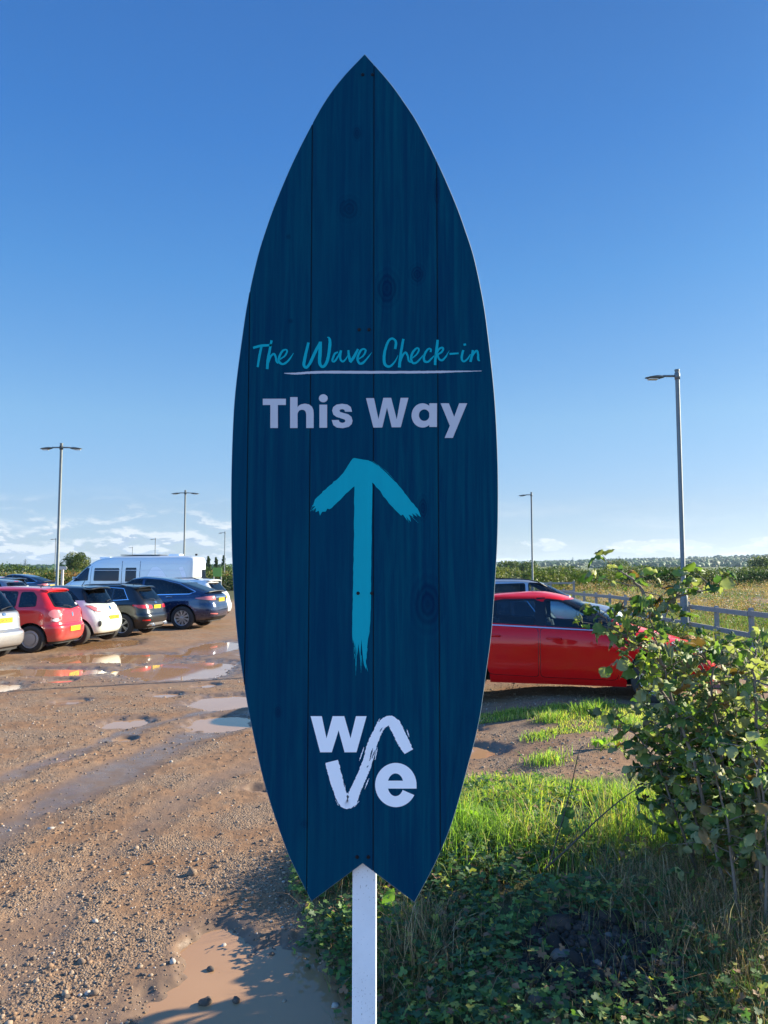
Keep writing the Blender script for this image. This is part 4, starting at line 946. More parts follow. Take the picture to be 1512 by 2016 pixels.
def suv_x(c, root):
    for sg in (1, -1):
        c.patch('rear_light', 'W1.3', [(sg * 17, .87), (sg * 40, .89), (sg * 50, .98), (sg * 48, 1.02), (sg * 17, .99)], [mred, mblk], root, .007, .006, step=.04)
        c.patch('reflector', 'W1.3', [(sg * 26, .50), (sg * 37, .50), (sg * 37, .54), (sg * 26, .54)], [mred], root, .006, step=.04)
    c.patch('bumper_trim', 'B', [(-.70,.34),(.70,.34),(.62,.43),(-.62,.43)], [mrim], root, .008)
    for sg in (1, -1): m_ = MB(); m_.tube([(.0, sg * .52, .37), (.10, sg * .52, .37)], .05, 14, cap=False); m_.tube([(.0, sg * .40, .37), (.10, sg * .40, .37)], .05, 14, cap=False); m_.build('exhaust_tip', mchrome, root)
    disc(c, root, 'badge', 'B', 0, 1.06, .09, .03, mchrome)
    P = [(.66,1.165),(1.25,1.13),(3.36,1.085),(3.36,1.10),(1.25,1.147),(.70,1.185)]
    for md in 'LR': c.patch('chrome_strip', md, P, [mchrome], root, .007, rounded=False, step=.2)
    a = [(.70,1.185),(.92,1.525),(1.6,1.575),(2.45,1.59),(2.45,1.575),(1.6,1.56),(.93,1.508),(.72,1.185)]
    for md in 'LR': c.patch('chrome_strip', md, a, [mchrome], root, .007, rounded=False, step=.2)
suv['fn'] = [suv_x]
black_suv, _ = make_car('black_suv', suv, (0,0,0), 0, 'glossy black estate SUV with chrome window trim, beside the white city car')
place(black_suv, 318, 23.3, HEAD); black_suv.scale = (.92,) * 3
# --- dark blue electric crossover
pbl = paint('dark_blue_pearl_paint', (.008, .022, .070), rough=.2, metal=.35, dirt=.30)
ev = dict(H=1.68, paint=pbl, nf=4, nr=5, rear=[(.22,.28),(.07,.36),(.0,.52),(.02,.72),(.08,.86),(.07,1.0),(.12,1.10),(.34,1.20),(.85,1.37),(1.35,1.53),(1.9,1.64),(2.5,1.68)],
 front=[(4.95,.24),(5.03,.4),(5.03,.6),(4.95,.76),(4.55,.92),(4.0,1.05),(3.85,1.10),(3.2,1.48),(3.0,1.59),(2.8,1.65),(2.62,1.68)],
 width=[(.86,.24),(.93,.36),(.985,.55),(.985,.75),(.95,.95),(.90,1.06),(.87,1.14),(.79,1.37),(.72,1.53),(.64,1.62),(.36,1.68)],
 axles=[1.03,4.0], wr=.37, floor=.78, wheel='turbine', seats=[1.9,2.75], dash=3.6,
 side=[[(.74,1.20),(.86,1.14),(2.40,1.10),(2.40,1.60),(1.85,1.56),(1.25,1.42)], [(2.48,1.10),(3.78,1.08),(3.3,1.36),(2.95,1.56),(2.48,1.605)]], gsides={0: gpriv, 1: gtint},
 back=[[(-.62,1.20),(.62,1.20),(.60,1.48),(-.60,1.48)]], gback=gpriv, screen=[[(-.78,1.13),(.78,1.13),(.62,1.60),(-.62,1.60)]],
 doors=[[(1.55,.36),(2.42,.36),(2.42,1.09),(1.35,1.12),(1.45,.9)], [(2.46,.36),(3.6,.36),(3.72,.7),(3.72,1.06),(2.46,1.09)]], gate=[(-.70,.68),(.70,.68),(.78,.96),(.70,1.17),(-.70,1.17),(-.78,.96)],
 plate=(0,0,.93,'LD19 XHO'), mirror=(3.6,1.12), clad=.30, hm=mchrome)
def ev_x(c, root):
    for sg in (1, -1):
        c.patch('rear_light', 'W1.4', [(sg * 20, .93), (sg * 30, .92), (sg * 47, .96), (sg * 50, 1.0), (sg * 34, 1.06), (sg * 22, 1.06)], [mpink, mblk], root, .007, .007, step=.04)
        c.patch('reflector', 'W1.4', [(sg * 18, .47), (sg * 31, .49), (sg * 31, .525), (sg * 18, .505)], [mpink], root, .006, step=.04)
    c.patch('bumper_trim', 'B', [(-.72,.30),(.72,.30),(.66,.40),(-.66,.40)], [mblk], root, .006)
    c.patch('chrome_strip', 'B', [(-.45,1.0),(.45,1.0),(.45,1.03),(-.45,1.03)], [mchrome], root, .006, rounded=False)
    c.patch('number_plate_recess', 'B', [(-.36,.85),(.36,.85),(.36,.99),(-.36,.99)], [mblk], root, .004)
    m_ = MB(); vs = []
    for x, dz in ((.36,.0),(.14,.045),(.13,.025),(.36,-.02)):
        for y in np.linspace(-1, 1, 13): h = .68; vs.append((x + .10 * abs(y) ** 3, y * h, 1.185 + dz - .03 * abs(y) ** 3))
    m_.add(vs, [(r_ * 13 + q, r_ * 13 + q + 1, ((r_ + 1) % 4) * 13 + q + 1, ((r_ + 1) % 4) * 13 + q) for r_ in range(4) for q in range(12)] + [tuple(r_ * 13 for r_ in range(4)), tuple(r_ * 13 + 12 for r_ in range(3, -1, -1))]); m_.build('spoiler', mblk, root)
    for md in 'LR':
        out = [(.66,1.20),(.84,1.125),(2.4,1.085),(3.84,1.065)]; top = [(3.84,1.065),(3.32,1.385),(2.97,1.585),(2.44,1.63),(1.84,1.585),(1.22,1.44),(.66,1.20)]
        for L_ in (out, top):
            for a, b in zip(L_[:-1], L_[1:]):
                d = Vector((b[0] - a[0], b[1] - a[1])).normalized(); n_ = Vector((-d.y, d.x)) * .011; e_ = d * .006
                c.patch('chrome_strip', md, [(a[0] - n_.x - e_.x, a[1] - n_.y - e_.y), (b[0] - n_.x + e_.x, b[1] - n_.y + e_.y), (b[0] + n_.x + e_.x, b[1] + n_.y + e_.y), (a[0] + n_.x - e_.x, a[1] + n_.y - e_.y)], [mchrome], root, .008, rounded=False, step=.15)
ev['fn'] = [ev_x]
blue_ev, _ = make_car('blue_crossover', ev, (0,0,0), 0, 'dark blue fastback crossover with chrome-outlined windows and silver turbine wheels, in front of the van')
place(blue_ev, 442, 26.2, HEAD); blue_ev.scale = (1.03,) * 3
# --- the big red hatchback on the right, side on
pr2 = paint('deep_red_paint', (.58, .001, .003), rough=.5, coat=.55, dirt=.02); pr2.node_tree.nodes['Principled BSDF'].inputs['Specular IOR Level'].default_value = .08
hat = dict(H=1.475, paint=pr2, M=110, rear=[(.16,.22),(.05,.30),(.0,.45),(.0,.62),(.06,.72),(.10,.90),(.20,1.02),(.55,1.28),(.75,1.37),(1.1,1.43),(1.7,1.475)],
 front=[(4.20,.20),(4.28,.32),(4.30,.50),(4.24,.64),(4.02,.76),(3.4,.93),(3.15,1.0),(2.55,1.30),(2.25,1.41),(2.05,1.455),(1.9,1.475)],
 width=[(.80,.20),(.86,.30),(.885,.45),(.88,.62),(.885,.80),(.86,.92),(.82,1.0),(.68,1.30),(.60,1.41),(.32,1.475)],
 axles=[.82,3.43], wr=.32, floor=.58, wheel='spoke', seats=[1.45,2.3], dash=3.0,
 side=[[(.62,1.10),(1.02,1.05),(1.02,1.30),(.85,1.28)], [(1.08,1.045),(1.86,1.01),(1.86,1.385),(1.35,1.375),(1.08,1.32)], [(1.95,1.005),(3.02,.965),(2.86,1.06),(2.5,1.27),(2.2,1.37),(1.95,1.39)]], gside=glassm('side_glass', (.55, .68, .72)),
 back=[[(-.62,1.03),(.62,1.03),(.56,1.30),(-.56,1.30)]], screen=[[(-.70,1.02),(.70,1.02),(.58,1.37),(-.58,1.37)]],
 doors=[[(1.18,.32),(1.885,.30),(1.885,.985),(1.06,1.02),(1.04,.82)], [(1.905,.30),(2.93,.29),(3.02,.5),(3.05,.93),(1.905,.985)]], handles=[(1.25,.86),(2.10,.84)],
 gate=[(-.56,.66),(.56,.66),(.62,.99),(-.62,.99)], plate=(0,0,.52,''), mirror=(2.92,1.0), clad=.20)
def hat_x(c, root):
    for sg in (1, -1):
        md = 'L' if sg > 0 else 'R'
        for P in ([(1.02,1.012),(1.9,.982),(3.05,.940),(3.05,.953),(1.9,.997),(1.02,1.027)],): c.patch('chrome_strip', md, P, [mrim], root, .006, rounded=False, step=.2)
        c.patch('bodyside_crease', md, [(.55,.90),(1.4,.86),(3.4,.78),(3.4,.765),(1.4,.845),(.55,.885)], [pr2], root, .010, rounded=False, step=.2)
        c.patch('sill_trim', md, [(1.22,.26),(3.06,.25),(3.06,.28),(1.22,.29)], [pr2], root, .012, rounded=False, step=.2)
        c.patch('headlight', 'V3.2', [(sg * 28,.62),(sg * 46,.70),(sg * 58,.80),(sg * 52,.82),(sg * 30,.74)], [mclr, mblk], root, .006, .008, step=.04)
        c.patch('rear_light', 'W1.0', [(sg * 30,.80),(sg * 50,.82),(sg * 48,1.0),(sg * 32,.98)], [mred, mblk], root, .006, .008, step=.04)
    for md in 'LR': c.patch('pillar_trim', md, [(1.845,1.01),(1.965,1.005),(1.965,1.40),(1.845,1.395)], [mtrim], root, .0065, rounded=False); c.patch('pillar_trim', md, [(1.02,1.05),(1.08,1.045),(1.08,1.325),(1.02,1.305)], [mtrim], root, .005, rounded=False)
    c.patch('grille', 'F', [(-.45,.34),(.45,.34),(.40,.52),(-.40,.52)], [mblk], root, .006)
    for y0 in (.1, -.45): a, n1_ = c.hit('F', y0, 1.0); b, n2_ = c.hit('F', y0 + .42, 1.03); m_ = MB(); m_.tube([a + n1_ * .02, b + n2_ * .015], [.012, .007], 6); m_.build('front_wiper', mblk, root)
hat['fn'] = [hat_x]
red_right, _ = make_car('red_hatchback', hat, (.58, 12.26, .12), R(-15), 'larger deep red hatchback parked side on behind the leafy shrub, right of the sign')
# --- silver people carrier at the left edge
psl = paint('silver_paint', (.42, .43, .44), rough=.3, metal=.7, dirt=.35)
mpv = dict(H=1.60, paint=psl, nr=5.5, rear=[(.14,.26),(.04,.33),(.0,.46),(.0,.60),(.10,.66),(.12,.84),(.15,1.0),(.22,1.06),(.52,1.44),(.62,1.52),(1.0,1.57),(1.8,1.60)],
 front=[(4.38,.22),(4.47,.36),(4.48,.58),(4.4,.74),(4.1,.86),(3.6,1.0),(3.4,1.06),(2.7,1.46),(2.4,1.55),(2.1,1.60)],
 width=[(.80,.24),(.86,.34),(.875,.50),(.87,.70),(.865,.92),(.83,1.03),(.79,1.12),(.66,1.46),(.58,1.54),(.30,1.60)],
 axles=[.78,3.5], wr=.315, floor=.64, wheel='spoke', seats=[1.5,2.4], dash=3.2, side=[[(.62,1.10),(1.2,1.07),(1.2,1.45),(.85,1.44)],[(1.26,1.07),(2.1,1.05),(2.1,1.49),(1.26,1.47)],[(2.17,1.05),(3.25,1.02),(2.6,1.42),(2.17,1.50)]], gsides={0: gtint},
 back=[[(-.70,1.04),(.70,1.04),(.58,1.44),(.5,1.47),(-.5,1.47),(-.58,1.44)]], gback=gtint, screen=[[(-.7,1.1),(.7,1.1),(.56,1.5),(-.56,1.5)]],
 doors=[[(1.24,.34),(2.12,.34),(2.12,1.03),(1.2,1.05)],[(2.15,.34),(3.2,.34),(3.3,1.0),(2.15,1.03)]], gate=[(-.64,.66),(.64,.66),(.72,1.0),(.68,1.03),(-.68,1.03),(-.72,1.0)],
 plate=(0,.0,.86,'EJ06 BCW'), wiper=((.05,1.06),(-.45,1.13)), mirror=(3.15,1.08), clad=.26)
def mpv_x(c, root):
    for sg in (1, -1): c.patch('rear_light', 'W1.1', [(sg * 36,.74),(sg * 52,.74),(sg * 52,1.02),(sg * 38,1.02)], [mred, mblk], root, .006, .008, step=.04)
    disc(c, root, 'badge', 'B', 0, .98, .07, .035, mchrome, .012); c.patch('high_brake_light', 'B', [(-.16,1.485),(.16,1.485),(.16,1.505),(-.16,1.505)], [mred], root, .008)
mpv['fn'] = [mpv_x]
silver_mpv, _ = make_car('silver_people_carrier', mpv, (0,0,0), 0, 'silver people carrier with a yellow number plate, cut off by the left edge')
place(silver_mpv, 26, 16.5, HEAD)
# --- white SUV half hidden behind the crossover
w2 = dict(suv); w2['paint'] = paint('white_suv_paint', (.68, .68, .67)); w2['plate'] = (0, 0, .93, ''); w2['hm'] = w2['paint']; w2['fn'] = []; w2['wheel'] = 'spoke'
def w2x(c, root):
    for sg in (1, -1): c.patch('rear_light', 'W1.3', [(sg * 30,.87),(sg * 42,.89),(sg * 50,1.05),(sg * 34,1.05)], [mred, mblk], root, .007, .006, step=.04)
w2['fn'] = [w2x]
white_suv, _ = make_car('white_suv', w2, (0,0,0), 0, 'white SUV with roof rails, partly hidden behind the dark blue crossover')
place(white_suv, 449, 29.6, HEAD)
# --- the long white van
mopq = mk('opaque_dark_glass', (.006, .012, .028), .1, 0, .25, 0)
pv = paint('pale_van_paint', (.60, .62, .60), dirt=.1); mgr = mk('pale_side_graphic', (.80, .81, .82), .4); mgr2 = mk('grey_side_graphic', (.60, .62, .65), .4)
van = dict(cabin=False, H=2.74, paint=pv, M=110, nf=4.5, nr=11, rear=[(.08,.36),(.02,.44),(.0,.60),(.0,2.30),(.02,2.55),(.07,2.66),(.25,2.71),(1.0,2.74)],
 front=[(7.2,.30),(7.3,.50),(7.3,.85),(7.22,1.02),(6.95,1.22),(6.62,1.42),(5.75,2.24),(5.35,2.50),(4.9,2.62),(4.3,2.70),(3.4,2.74)],
 width=[(.90,.30),(.98,.45),(1.0,.80),(1.0,1.4),(.98,1.8),(.93,2.3),(.88,2.52),(.80,2.64),(.45,2.74)],
 axles=[1.35,5.95], wr=.36, floor=.75, wheel='spoke', seats=[4.9], dash=6.0, 
 side=[[(2.95,1.36),(3.52,1.36),(3.52,2.10),(2.95,2.10)], [(3.85,1.40),(5.20,1.40),(5.20,2.08),(3.85,2.08)], [(5.50,1.42),(6.42,1.36),(5.82,2.0),(5.62,2.08),(5.50,2.08)]], gside=mopq,
 back=[[(-.78,1.35),(-.16,1.35),(-.16,2.0),(-.78,2.0)]], gback=mopq, screen=[[(-.82,1.46),(.82,1.46),(.74,2.26),(-.74,2.26)]],
 doors=[[(5.42,.5),(6.45,.5),(6.5,1.3),(6.4,1.34),(5.46,1.34),(5.42,1.3)]], handles=[(5.58,1.22)], plate=(0,-.3,.62,''), mirror=(6.3,1.5), clad=.42)
def van_x(c, root):
    for md in 'LR':
        for P in ([(3.70,.6),(3.725,.6),(3.725,2.45),(3.70,2.45)], [(2.75,.6),(2.775,.6),(2.775,2.45),(2.75,2.45)], [(5.36,.6),(5.38,.6),(5.38,2.5),(5.36,2.5)]): c.patch('panel_seam', md, P, [mtrim], root, .004, rounded=False, step=.2)
        for P in ([(.5,1.95),(5.3,1.95),(5.3,1.975),(.5,1.975)], [(.3,2.3),(5.0,2.3),(5.0,2.315),(.3,2.315)]): c.patch('body_swage', md, P, [mgr2], root, .006, rounded=False, step=.3)
        c.patch('side_graphic', md, [(.75,1.05),(1.1,1.25),(1.65,2.0),(1.9,2.16),(2.15,2.1),(2.35,1.7),(2.4,1.05)], [mgr], root, .004, step=.2)
        c.patch('side_graphic', md, [(.15,1.05),(.35,1.05),(.75,2.1),(.55,2.14)], [mgr], root, .004, step=.2)
    for sg in (1, -1): c.patch('rear_light', 'B', [(sg * .90,.75),(sg * .97,.75),(sg * .95,1.3),(sg * .88,1.3)], [mred], root, .006)
    m_ = MB(); m_.box((3.0, .0, 2.775), (2.1, .9, .035)); m_.build('roof_panel', mblk, root)
    for x in (5.0, 1.3): h, _n = c.hit('T', x, 0); m_ = MB(); m_.box((x, 0, h.z + .04), (.55, .5, .09)); m_.build('roof_vent', mgr, root)
    h, _n = c.hit('T', .15, .3); m_ = MB(); m_.box((.12, .3, 2.78), (.10, .08, .10)); m_.build('rear_camera', mblk, root)
van['fn'] = [van_x]
white_van, _ = make_car('white_van', van, (0,0,0), 0, 'long high-roofed white van with dark side windows, parked behind the row of cars', 'van')
place(white_van, 396, 41.0, 180 - 9); white_van.scale = (1.07, 1, 1)
# --- more cars: copies in other colours
def recolour(root, old, new):
    def rec(o):
        if o.type == 'MESH' and any(m == old for m in o.data.materials):
            o.data = o.data.copy()
            for i, m in enumerate(o.data.materials):
                if m == old: o.data.materials[i] = new
        for ch in kids(o): rec(ch)
    rec(root)
def clone(src, nm, px, Y, ang, label, cat='car', old=None, new=None, z=0.0):
    c = copy_tree(src); c.name = nm; tag(c, label, cat, 'cars parked in the gravel car park'); place(c, px, Y, ang, z)
    if old: recolour(c, old, new)
    return c
pn = paint('navy_paint', (.010, .018, .045)); psv = paint('pale_silver_paint', (.45, .47, .49), metal=.6); pgy = paint('steel_blue_paint', (.13, .17, .22), metal=.5)
clone(black_suv, 'dark_suv', -100, 34, 180 + 172, 'black SUV with a roof box seen over the silver car, at the left edge')
clone(white_city, 'white_hatchback', 58, 46, 172, 'white car glimpsed over the roof of the small red hatchback')
clone(white_suv, 'white_suv', -160, 29, 172 + 180, 'white SUV roof showing just above the silver people carrier')
clone(blue_ev, 'dark_saloon', 108, 52, 172, 'low dark car roof behind the white car, left of the tall lamp', old=pbl, new=pn)
clone(silver_mpv, 'grey_people_carrier', 62, 31.0, 174, 'grey-blue car roof between the red hatchback and the cars behind', old=psl, new=pgy)
clone(silver_mpv, 'silver_people_carrier', 25, 52, 172, 'small silver car in the far row, left of the dark low roof', old=psl, new=psv)
clone(black_suv, 'black_hatchback', 1098, 15.6, 180 + 6, 'dark car with a rear spoiler, its roof showing over the right-hand red car', z=-.06)
clone(white_suv, 'silver_suv', 868, 20.5, -6, 'silver SUV with a dark roof rail, standing behind the dark car on the right', old=w2['paint'], new=psv, z=.06)
# ------------------------------------------------------------------ lamp columns
mgal = mk('galvanised_steel', (.30, .32, .33), .6, .35); t = NT(mgal); t.l(t.mix(t.noise(t.coord('Object'), 14, 5, .7), (.10, .115, .11), (.19, .205, .20)), t.b.inputs['Base Color']); mlamp = mk('dark_lamp_head', (.10, .12, .12), .45, .4); mlens = mk('lamp_lens', (.55, .56, .52), .3)
def lamp(px, top, H, arms, label, z=0.0, rot=0.0, x=None, Y=None, arm_len=.72, r=.054):
    if Y is None: Y = (H + z - CAMZ) * F / (1125 - top)
    # place so that the top projects to px
    X_ = (px - 756) / F * (Y * math.cos(PITCH) + (H + z - CAMZ) * math.sin(PITCH))
    root = empty('street_lamp', (X_, Y, z), rot); tag(root, label, 'street lamp', 'tall steel lamp columns round the car park')
    m_ = MB(); m_.tube([(0, 0, -.2), (0, 0, 1.12), (0, 0, 1.20), (0, 0, 1.26), (0, 0, H)], [r * 1.65, r * 1.65, r * 1.6, r, r * .92], 18); m_.build('column', mgal, root, False)
    root_c = kids(root)[-1]; root_c.data.polygons.foreach_set('use_smooth', [True] * len(root_c.data.polygons)); root_c.data.set_sharp_from_angle(angle=R(40))
    m_ = MB(); m_.tube([(0, 0, H), (0, 0, H + .04)], [r * 1.1, r * 1.1], 16); m_.box((0, -r * 1.62, .75), (.075, .02, .42)); m_.build('access_door_and_cap', mgal, root)
    for sg in arms:
        m_ = MB(); m_.tube([(0, 0, H - .12), (sg * .34, 0, H - .12)], .028, 10); m_.tube([(0, 0, H - .2), (0, 0, H - .05)], r * 1.2, 14); a = m_.build('bracket', mgal, root, True)
        m_ = MB(); n = 12; L0, L1 = .30, arm_len + .05
        st = [(L0, .03, .03), (L0 + .06, .05, .05), (L0 + (L1 - L0) * .35, .10, .075), (L0 + (L1 - L0) * .55, .125, .065), (L0 + (L1 - L0) * .8, .12, .035), (L1, .05, .018)]
        vs = []
        for i, (xx_, wy, hz_) in enumerate(st):
            for k in range(n): an = 2 * math.pi * k / n; vs.append((sg * xx_, wy * math.cos(an), H - .125 - .04 * (i / 5) + hz_ * math.sin(an) * (.55 if math.sin(an) > 0 else .8)))
        fs = [(i * n + k, i * n + (k + 1) % n, (i + 1) * n + (k + 1) % n, (i + 1) * n + k) for i in range(5) for k in range(n)] + [tuple(range(n)), tuple(range(5 * n, 6 * n))]
        m_.add(vs, fs); hd = m_.build('lamp_head', mlamp, root, True)
        m_ = MB(); m_.box((sg * (L0 + (L1 - L0) * .62), 0, H - .125 - .075), (.22, .15, .02)); m_.build('lens', mlens, hd)
    return root
lamp(1333, 725, 6.6, (-1,), 'tallest single-arm lamp column behind the shrub, on the right', z=.12)
lamp(121, 873, 6.6, (-1, 1), 'tall two-armed lamp column rising behind the small red hatchback')
lamp(365, 966, 6.6, (-1, 1), 'two-armed lamp column rising behind the white van', arm_len=.76)
lamp(1046, 970, 6.6, (-1,), 'slender single-arm lamp column between the sign and the shrub', z=.05)
lamp(443, 1047, 6.6, (-1,), 'distant lamp column beside the sign, by the poplars')
lamp(306, 1060, 6.6, (-1,), 'distant lamp column over the middle of the van roof')
lamp(261, 1077, 6.6, (-1,), 'farthest tiny lamp column over the front of the van roof')
lamp(110, 1060, 6.6, (-1,), 'distant lamp column hidden behind the tall two-armed one')
# ------------------------------------------------------------------ timber fences
mwood = mk('weathered_rail_timber', (.36, .33, .30), .85); t = NT(mwood)
t.l(t.mix(t.noise(t.coord('Object', (1, 1, 1)), 6, 6, .7), (.17, .155, .14), (.31, .28, .26)), t.b.inputs['Base Color']); t.l(t.bump(t.noise(t.coord('Object', (12, .6, 12)), 8, 4), .4, .01), t.b.inputs['Normal'])
def fence(x0, y0, x1, y1, n, hgt, label, rails=2, z=0.0, pw=.10, side=-1):
    root = empty('timber_fence', (x0, y0, 0)); tag(root, label, 'fence'); d = Vector((x1 - x0, y1 - y0, 0)); a = math.atan2(d.y, d.x); nrm = Vector((-d.y, d.x, 0)).normalized() * side
    r = random.Random(3)
    for i in range(n + 1):
        p = d * (i / n); g = hz(x0 + p.x, y0 + p.y); m_ = MB(); hh = hgt + r.uniform(-.02, .02)
        vs = []
        for zz_, k in ((g - .3 - 0, 1), (g + hh - .03, 1), (g + hh, .7)):
            for sx_, sy_ in ((-1, -1), (1, -1), (1, 1), (-1, 1)):
                q = Vector((sx_ * pw / 2 * k, sy_ * pw * .7 / 2 * k, 0)); q.rotate(Matrix.Rotation(a + r.uniform(-.02, .02), 3, 'Z')); vs.append((p.x + q.x, p.y + q.y, zz_))
        m_.add(vs, [(0, 1, 5, 4), (1, 2, 6, 5), (2, 3, 7, 6), (3, 0, 4, 7), (4, 5, 9, 8), (5, 6, 10, 9), (6, 7, 11, 10), (7, 4, 8, 11), (8, 9, 10, 11)]); m_.build('post', mwood, root)
    for k in range(rails):
        for i in range(0, n, 2):
            j = min(i + 2, n); p, q = d * (i / n), d * (j / n); g0, g1 = hz(x0 + p.x, y0 + p.y), hz(x0 + q.x, y0 + q.y)
            zc0 = g0 + hgt - .10 - k * .42 + r.uniform(-.012, .012); zc1 = g1 + hgt - .10 - k * .42 + r.uniform(-.012, .012); off = nrm * (pw * .35 + .021)
            m_ = MB(); vs = []
            for c_, zc in ((p + d.normalized() * .012, zc0), (q - d.normalized() * .012, zc1)):
                for oy, oz in ((-.018, -.05), (.018, -.05), (.018, .05), (-.018, .05)): w_ = c_ + off + nrm * oy; vs.append((w_.x, w_.y, zc + oz))
            m_.add(vs, [(0, 1, 2, 3), (7, 6, 5, 4), (0, 4, 5, 1), (1, 5, 6, 2), (2, 6, 7, 3), (3, 7, 4, 0)]); m_.build('rail', mwood, root)
    return root
fence(7.3, 9.0, 7.3, 33, 15, 1.06, 'weathered two-rail timber fence running away behind the shrub', side=1)
fence(7.6, 41, 10.2, 41.5, 2, 1.25, 'short pale timber rail by the hedge, right of the silver SUV', side=-1)
# ------------------------------------------------------------------ foliage materials
def leafm(name, col, tr=.35, var=.35, rough=.5, scale=3.0):
    m = mk(name, col, rough + .1, 0, .15 if name.startswith(('far', 'hedge')) else .35); t = NT(m); inf = t.n('ShaderNodeNewGeometry')
    rnd = inf.outputs['Random Per Island']
    nz_ = t.noise(t.coord('Object'), scale, 3, .6)
    f_ = t.math('ADD', t.math('MULTIPLY', rnd, .7), t.math('MULTIPLY', nz_, .5))
    lo = tuple(c * (1 - var) for c in col); hi = tuple(min(1, c * (1 + var * k)) for c, k in zip(col, (1.5, 1.1, .8)))
    c_ = t.mix(t.math('MULTIPLY', f_, .9, clamp=True), lo, hi)
    t.l(c_, t.b.inputs['Base Color'])
    if tr:
        tl = t.n('ShaderNodeBsdfTranslucent'); t.l(t.mix(1.0, c_, (1.5, 1.75, .7), 'MULTIPLY'), tl.inputs[0]); mx_ = t.n('ShaderNodeMixShader'); mx_.inputs[0].default_value = tr
        t.l(t.b.outputs[0], mx_.inputs[1]); t.l(tl.outputs[0], mx_.inputs[2]); t.l(mx_.outputs[0], t.out.inputs[0])
    return m
ml_hazel = [leafm('green_hazel_leaf', (.11, .175, .045)), leafm('dark_hazel_leaf', (.055, .115, .040)), leafm('skylit_dull_hazel_leaf', (.23, .25, .13)), leafm('yellow_hazel_leaf', (.30, .36, .05)), leafm('brown_hazel_leaf', (.20, .125, .05), .2)]  # dull grey-green tone also carries reflected sky light in its colour
mbark = mk('grey_brown_bark', (.16, .125, .095), .85); t = NT(mbark); t.l(t.mix(t.noise(t.coord('Object'), 30, 4), (.10, .075, .055), (.25, .20, .16)), t.b.inputs['Base Color'])
mg_ = [leafm('bright_grass', (.19, .29, .055), .45), leafm('grass_green', (.11, .20, .04), .42), leafm('yellow_grass', (.38, .38, .09), .4), leafm('straw_grass', (.46, .34, .17), .3), leafm('blue_green_grass', (.08, .17, .07), .3)]
mbr = [leafm('brown_dry_stem', (.26, .175, .10), .2), leafm('dark_dry_stem', (.13, .09, .055), .2), leafm('shade_grass', (.07, .13, .045), .3), leafm('pale_dry_stem', (.40, .31, .19), .25)]
mdry = [leafm('dry_seed_heads', (.30, .195, .105), .3), leafm('tan_weed', (.22, .155, .085), .3), leafm('rusty_weed', (.20, .09, .045), .2), leafm('weed_green', (.10, .14, .04), .3)]
mh_ = [leafm('hedge_green', (.070, .105, .028), .2, .5), leafm('hedge_dark', (.045, .075, .022), .2, .4), leafm('hedge_olive', (.14, .155, .05), .2, .4), leafm('hedge_rust', (.25, .14, .06), .2, .4)]
def quads(C_, sz, rng_, mats, midx, name, flat=.35, parent=None):
    """leaf-sized two-triangle diamonds scattered at centres C_"""
    n = len(C_); V = np.array([[0, -.5, 0], [.36, 0, .06], [0, .5, 0], [-.36, 0, .06]]); Rm = rotrand(n)
    W = np.einsum('nij,nvj->nvi', Rm, V[None] * sz[:, None, None]) + C_[:, None, :]
    o = npmesh(name, W.reshape(-1, 3), (np.array([[0, 1, 2, 3]])[None] + (np.arange(n) * 4)[:, None, None]).reshape(-1, 4), mats, parent, False, midx); return o
def hedge(name, pts, h, dep, n, sz, mats, probs, label, cat='hedge', hn=.35, seed=0, tops=.9):
    rg = np.random.default_rng(seed); P = np.array([[p[0], p[1]] for p in pts], float); seg = np.hypot(*np.diff(P, axis=0).T); cum = np.concatenate([[0], np.cumsum(seg)])
    s_ = rg.uniform(0, cum[-1], n); x = np.interp(s_, cum, P[:, 0]); y = np.interp(s_, cum, P[:, 1])
    hh = h * (1 - hn + 2 * hn * fbm(x, y, .16, 4, seed + 3)) 
    a = rg.uniform(0, math.pi, n); rr = rg.uniform(.55, 1, n) ** .5
    yo = np.cos(a) * rr * dep; zo = np.abs(np.sin(a)) ** tops * rr * hh
    zo = np.where(rg.uniform(size=n) < .25, rg.uniform(0, 1, n) * hh * .9, zo)
    C_ = np.stack([x + rg.normal(0, .15, n), y + yo, zo + height(x, y, False)[0] + rg.normal(0, .06 * h, n)], -1)
    clump = fbm(C_[:, 0], C_[:, 2] * 1.5 + C_[:, 1], .7, 3, seed + 9); pr_ = np.cumsum(probs); u = np.clip(clump * 1.6 - .3 + rg.normal(0, .18, n), 0, .999); mi = np.searchsorted(pr_, u * pr_[-1])
    o = quads(C_, sz * rg.uniform(.5, 1.3, n), rg, mats, np.clip(mi, 0, len(mats) - 1), name); tag(o, label, cat); return o
hedge('hedgerow', [(11.5, 62), (24, 80), (40, 86), (75, 90)], 1.95, 1.6, 52000, .22, [mh_[1], mh_[0], mh_[2]], [.45, .35, .2], 'long dark green hedgerow beyond the timber fence, under the wooded ridge', seed=11)
hedge('hedgerow', [(9, 78), (16, 100), (45, 118), (110, 125)], 2.35, 2, 34000, .28, [mh_[1], mh_[0], mh_[2]], [.25, .35, .4], 'paler hedgerow showing over the dark one, on the right', seed=12)
hedge('hedgerow', [(-62, 66), (-40, 70), (-18, 78), (-8, 80)], 1.9, 2.2, 44000, .22, [mh_[1], mh_[0], mh_[2], mh_[3]], [.2, .25, .35, .2], 'olive and rust bramble hedge behind the parked cars on the left', seed=13)
hedge('hedgerow', [(-120, 118), (-60, 128), (-12, 150)], 2.7, 3, 26000, .35, [mh_[1], mh_[0]], [.5, .5], 'dark tree line along the left horizon', seed=14)
